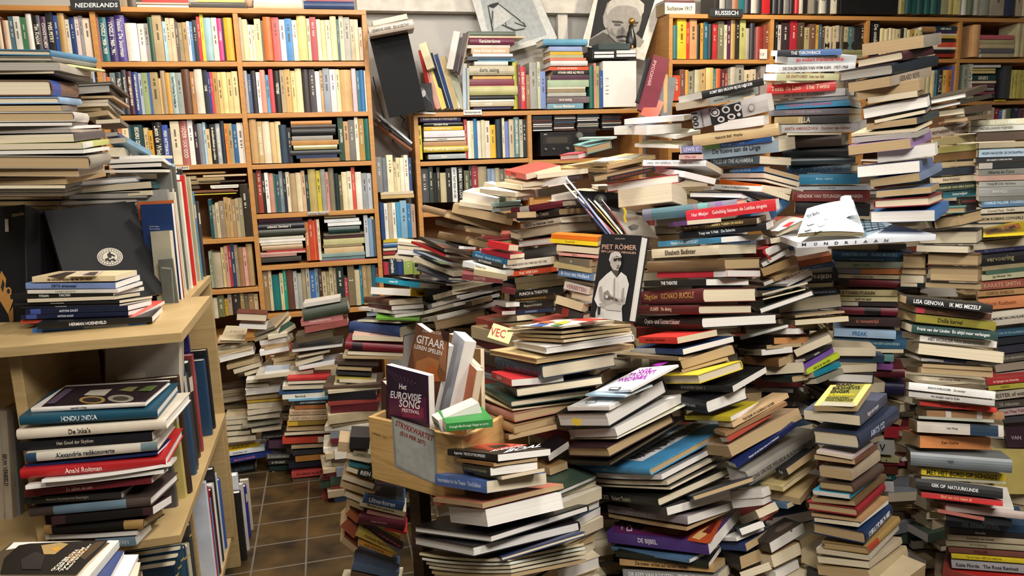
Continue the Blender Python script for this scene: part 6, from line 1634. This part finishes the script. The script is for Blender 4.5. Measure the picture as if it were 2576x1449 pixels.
# bottle with gilded stopper, ring binders, storage tins, right of the middle case
def lathe(mb, c, prof, col, n=20, mi=0):
    vs = []; fs = []
    for r, z_ in prof: vs += [c + V((r * math.cos(2 * math.pi * k / n), r * math.sin(2 * math.pi * k / n), z_)) for k in range(n)]
    for i in range(len(prof) - 1):
        for k in range(n): fs.append((i * n + k, i * n + (k + 1) % n, (i + 1) * n + (k + 1) % n, (i + 1) * n + k))
    fs.append(tuple(range(n))[::-1]); fs.append(tuple((len(prof) - 1) * n + k for k in range(n))); mb.add(vs, fs, col, mi)
bc = onB(*px('C', 1703, 352), 4.18); ss = S * bc.y / F
Bt = empty('bottle', bc, 'slender black bottle with a round golden stopper', 'bottle')
mb = MB(); lathe(mb, bc, [(34 * ss, 0), (38 * ss, 6 * ss), (38 * ss, 50 * ss), (30 * ss, 90 * ss), (18 * ss, 125 * ss), (15 * ss, 155 * ss)], '141414'); mb.build('body', M_BLACK, Bt, smooth=True)
mb = MB(); c2 = bc + V((5 * ss, 0, 180 * ss)); lathe(mb, c2, [(r_ * 24 * ss, z_ * 24 * ss) for r_, z_ in ((.3, -1), (.8, -.6), (1, 0), (.8, .6), (.3, .95))], 'b08848'); mb.build('stopper', M_BRASS, Bt, smooth=True)
mb = MB(); mb.box(onB(*px('C', 1708, 350), 4.13), RA, RB, UP, .01, .003, .015, 'c88c50'); mb.build('label_patch', M_PAPER, Bt)
zc = onB(*px('C', 1600, 790), 4.13).z
def bb(name, label, cat, tile, ul, ur, vt, vb, b0, dep, mat, items=(), group=None):
    P0_ = onB(*px(tile, ul, vb), b0); P1_ = onB(*px(tile, ur, vb), b0); h = onB(*px(tile, ul, vt), b0).z - P0_.z
    mb = MB(); mb.box(P0_, RA, RB, UP, (P1_ - P0_).length, dep, h, 'ffffff'); o = mb.build(name, mat, bevel=.002); tag(o, label, cat, group)
    if items: m2 = MB(); art(m2, items, tile, P0_, RB); m2.build('printed_front', M_PAPER, o)
    return o
M_WHITE = mat_flat('white_cardboard', 'd4d0cc', .6, 0, .02)
bb('document_box', 'white document box standing upright beneath the portrait poster', 'box', 'C', 1500, 1742, 445, 782, 4.13, .22, M_WHITE, [poly('c8ccd0', '1518,560 1540,560 1540,600 1518,600')] + [poly('6c6c70', '1518,%d 1540,%d 1540,%d 1518,%d' % (v, v, v + 4, v + 4)) for v in (570, 625, 655, 682)])
bb('index_box', 'black box of white index drawers on the white document box', 'box', 'C', 1420, 1742, 365, 430, 4.13, .2, M_BLACK, [poly('d8d4d4', '1435,378 1578,376 1578,392 1435,394'), poly('d8d4d4', '1435,402 1578,400 1578,420 1435,422'), poly('e0d0d0', '1597,368 1738,366 1738,388 1597,390'), poly('e0d0d0', '1597,396 1738,394 1738,412 1597,414')])
bb('box_lid', 'flat dark teal boxes under the slender black bottle', 'box', 'C', 1465, 1700, 315, 362, 4.14, .18, mat_flat('teal_card', '28383a', .6))
quad('C', (1870, 395), (1755, 800), (1800, 815), 4.1, 4.0, 4.0, .02, 'maroon Russian dictionary leaning beside the right bookcase', '6c1c30', 'c', True, [('T', 'c8a0a0', 'РУССКИЙ', '1868,440', '1820,620', '1895,445')], W=.09)
quad('C', (1830, 420), (1740, 740), (1775, 750), 4.12, 4.05, 4.05, .02, 'black book leaning left of the maroon dictionary', '1c1c1e', 'w', True, W=.05)
quad('C', (1830, 700), (1770, 835), (1870, 850), 4.05, 3.98, 3.98, .015, 'orange-red book leaning at the foot of the maroon dictionary', 'c03c24', 'w', False, W=.09)
quad('C', (1900, 545), (1855, 830), (1965, 835), 4.08, 4.02, 4.02, .015, 'grey folder with tan edge leaning on the right bookcase', '6c6c6c', 't', False, [poly('b89460', '1940,545 1970,540 1965,820 1940,825')], W=.1)
# stereo and the compact discs
stv = bb('stereo_receiver', 'black stereo receiver on the shelf of the middle bookcase', 'stereo', 'C', 1045, 1450, 965, 1140, 4.13, .24, M_BLACK, [('T', 'd8d8d8', 'JVC', '1067,986', '1090,986', '1067,976'), poly('1c1a18', '1060,990 1268,985 1268,1050 1060,1055'), poly('3c342c', '1085,1000 1240,996 1240,1040 1085,1044')])
mb = MB()
for u, v, r in ((1325, 990, 26), (1237, 1082, 12), (1136, 1086, 7), (1078, 1088, 9)):
    c = onB(*px('C', u, v), 4.13); vs = []; n_ = 18
    for off, rr in ((0, r), (-.014, r * .85)): vs += [c + RB * off + RA * (rr * ss * math.cos(k * 2 * math.pi / n_)) + UP * (rr * ss * math.sin(k * 2 * math.pi / n_)) for k in range(n_)]
    k_ = MB(); k_.add(vs, [tuple(range(n_, 2 * n_))] + [(k, (k + 1) % n_, n_ + (k + 1) % n_, n_ + k) for k in range(n_)], 'ffffff'); k_.build('knob', M_GREYM, stv)
cds = []
for u0_, u1_, v0_, v1_ in ((980, 1130, 845, 965), (1135, 1298, 840, 962), (1305, 1480, 830, 962), (1485, 1640, 835, 955)):
    v_ = v1_ - 7
    while v_ > v0_:
        P0_ = onB(*px('C', u0_ + random.uniform(0, 8), v_), 4.13); 
        c = MB(); cl = random.choice(['1c1c1e', '1c1c1e', 'c8c4c0', '3c2420', 'b0a898', '24303c', 'd8d4d0', '5c2c24', '2c4c6c']); w_ = (u1_ - u0_) * ss * random.uniform(.9, .98)
        c.box(P0_, RA, RB, UP, w_, .12, .0098, '242424'); c.box(P0_ - RB * .0004 + UP * .002 + RA * .004, RA, RB, UP, w_ - .008, .0004, .006, cl)
        o = c.build('compact_disc_case', M_COVER); cds.append((o, cl, u0_)); v_ -= 14.2
for i, (o, cl, u0_) in enumerate(cds):
    st_ = {980: 'leftmost', 1135: 'second', 1305: 'third', 1485: 'rightmost'}[u0_]; j = [q[0] for q in cds if q[2] == u0_].index(o); n_ = sum(1 for q in cds if q[2] == u0_)
    tag(o, 'compact disc case, %s from the bottom of the %s stack above the stereo' % (ORD[j] if j else 'first', st_), 'compact disc', 'compact discs above the stereo')
# signs and shelf labels
def sign(label, tile, ul, ur, vt, vb, b, txt, a, bq, c, col='1c1e22', tc='c8ccd0', cat='sign', name='sign'):
    P0_ = onB(*px(tile, ul, vb), b); P1_ = onB(*px(tile, ur, vb), b); h = onB(*px(tile, ul, vt), b).z - P0_.z
    mb = MB(); mb.box(P0_, RA, RB, UP, (P1_ - P0_).length, .006, h, col); art(mb, [('T', tc, txt, a, bq, c)], tile, P0_, RB); tag(mb.build(name, M_PAPER), label, cat, 'signs on the bookcases')
sign('blackboard sign reading Nederlands on the left bookcase', 'A', 518, 878, -5, 72, 4.09, 'NEDERLANDS', '548,55', '858,52', '548,22')
sign('blackboard sign reading Russisch on the right bookcase', 'D', 825, 1068, 62, 122, 4.09, 'RUSSISCH', '868,110', '1035,110', '868,78')
sign('small handwritten poetry label on the left bookcase shelf', 'A', 1282, 1380, 1215, 1240, 4.10, 'poëzie', '1290,1236', '1372,1232', '1290,1218', 'd8d4cc', '2c2c2c', name='shelf_label', cat='label')
sign('small handwritten feminism label on the middle bookcase top', 'C', 482, 615, 802, 838, 4.10, 'feminisme/gender', '490,832', '608,830', '490,810', 'dcd8d0', '2c2c2c', name='shelf_label', cat='label')
sign('small letterkunde label on the left bookcase shelf', 'H', 940, 1095, 212, 236, 4.10, 'letterkunde', '945,233', '1092,228', '945,216', 'c8c0b0', '3c3028', name='shelf_label', cat='label')
sign('small yellow label on the right bookcase shelf', 'E', 1815, 1895, 728, 740, 4.10, 'A-Z', '1840,738', '1870,738', '1840,730', 'c8a020', '8c6c10', name='shelf_label', cat='label')
sign('small white C-D card among the Russian books', 'D', 1192, 1245, 358, 430, 4.105, 'C-D', '1196,405', '1224,404', '1196,388', 'd8d0c8', '3c2c24', name='shelf_label', cat='label')
bb('storage_box', 'black box lying on top of the right bookcase', 'box', 'E', 690, 1108, -140, 100, 4.12, .22, M_BLACK)
cup = onB(*px('B', 375, 52), 4.16); mb = MB(); lathe(mb, cup, [(22 * ss, 0), (26 * ss, 50 * ss), (28 * ss, 75 * ss)], 'c8a890'); tag(mb.build('cup', M_PAPER, smooth=True), 'pinkish paper cup on top of the left bookcase', 'cup')
# uprights leaning on the middle bookcase, left of its first pile
for i, (ut, vt, ub, vb_, w_, c, ti) in enumerate([(150, 370, 250, 800, 28, 'a02c28', None), (155, 325, 215, 510, 60, 'd0c4a0', None), (200, 505, 285, 798, 38, 'c89c8c', None), (238, 485, 320, 800, 38, 'd8c868', 'Elisabeth Etty Dames gaan voor'), (225, 395, 350, 800, 32, '20283c', 'GENDER'), (265, 402, 382, 800, 30, '2c4470', None), (310, 420, 410, 800, 38, 'b8a478', None), (335, 560, 440, 800, 25, 'd0ccc0', None), (375, 505, 465, 800, 40, '9ca08c', None)]):
    quad('C', (ut, vt), (ub, vb_), (ub + w_, vb_), 4.25, 4.2, 4.19, .14 if False else .02, '', c, 'c', i == 0, single=False)
for i, (ut, vt, ub, vb_, w_, c) in enumerate([(410, 225, 355, 500, 48, 'c8c4bc'), (432, 268, 385, 515, 52, '28242a'), (478, 240, 415, 540, 40, '3c2c34'), (470, 465, 480, 800, 20, 'b8c4d0'), (488, 495, 492, 800, 18, '4c84b0')]):
    quad('C', (ut, vt), (ub, vb_), (ub + w_, vb_), 4.2, 4.18, 4.17, .02, '', c, 'c', False, single=False)
boxthing('shelf_clip', 'white clip rail holding the small grey portrait card', 'clip', 'C', (128, 817), (128, 828), (278, 828), 4.1, 4.1, 4.1, .004, M_WHITE)
# ribbons and a marker hanging out of page blocks
for key, tile, Y, pts, col, lab in [((54, 0), 'L', 2.17, [(490, 180), (505, 215), (495, 250), (508, 290)], 'c8b020', 'yellow ribbon'), ((49, 2), 'L', 2.13, [(1515, 485), (1512, 510), (1540, 530), (1560, 562)], 'a02028', 'red ribbon'), ((24, 3), 'M', 1.79, [(115, 325), (135, 322), (150, 330), (178, 325)], 'c8a828', 'yellow torn marker')]:
    if key in SINGLES:
        pg_ = SINGLES[key]; mb = MB(); W_ = .0035 if 'ribbon' in lab else .009; Q = [atY(*px(tile, *q), Y) for q in pts]
        dv = V((1, 0, 0)) if 'ribbon' in lab else V((0, 0, 1)); vs = [q + dv * s_ for q in Q for s_ in (-W_, W_)] + [q + dv * s_ + V((0, .0006, 0)) for q in Q for s_ in (-W_, W_)]
        n2 = 2 * len(Q); fs = [(2 * k, 2 * k + 1, 2 * k + 3, 2 * k + 2) for k in range(len(Q) - 1)] + [(n2 + 2 * k, n2 + 2 * k + 2, n2 + 2 * k + 3, n2 + 2 * k + 1) for k in range(len(Q) - 1)]
        mb.add(vs, fs, col); r_ = mb.build('bookmark', M_PAPER); r_.parent = pg_; r_.matrix_parent_inverse = (pg_.parent.matrix_basis @ pg_.matrix_parent_inverse @ pg_.matrix_basis).inverted(); r_['label'] = lab
# loose sheet with red letters, and the plastic tray on the shelving
boxthing('paper_sheet', 'yellowed paper sheet with red painted letters behind the magazine-topped pile', 'paper', 'J', (990, 1022), (945, 1125), (1110, 1150), 2.35, 2.3, 2.3, .0006, mat_flat('yellowed_paper', 'b8ac78', .8),
         [('T', '8c2c24', 'VEC', '960,1110', '1070,1135', '975,1050')], bevel=0)
tr = boxthing('tray', 'white-rimmed plastic tray standing on edge at the pale shelving unit', 'tray', 'F', (1325, 915), (1325, 1160), (1345, 1150), 2.46, 2.44, 2.46, .03, M_WHITE)
# ------------------------------------------------------------------ everything beyond the three hundred largest books
o = REST.build('books', [M_COVER, M_PAGES]); tag(o, 'the many smaller, farther books on shelves and in piles around the shop', 'books', kind='stuff')
# no lamp bodies are built for the lights
for nm, x, y in (('center', .35, 2.35), ('front', -.2, .7)):
    pass
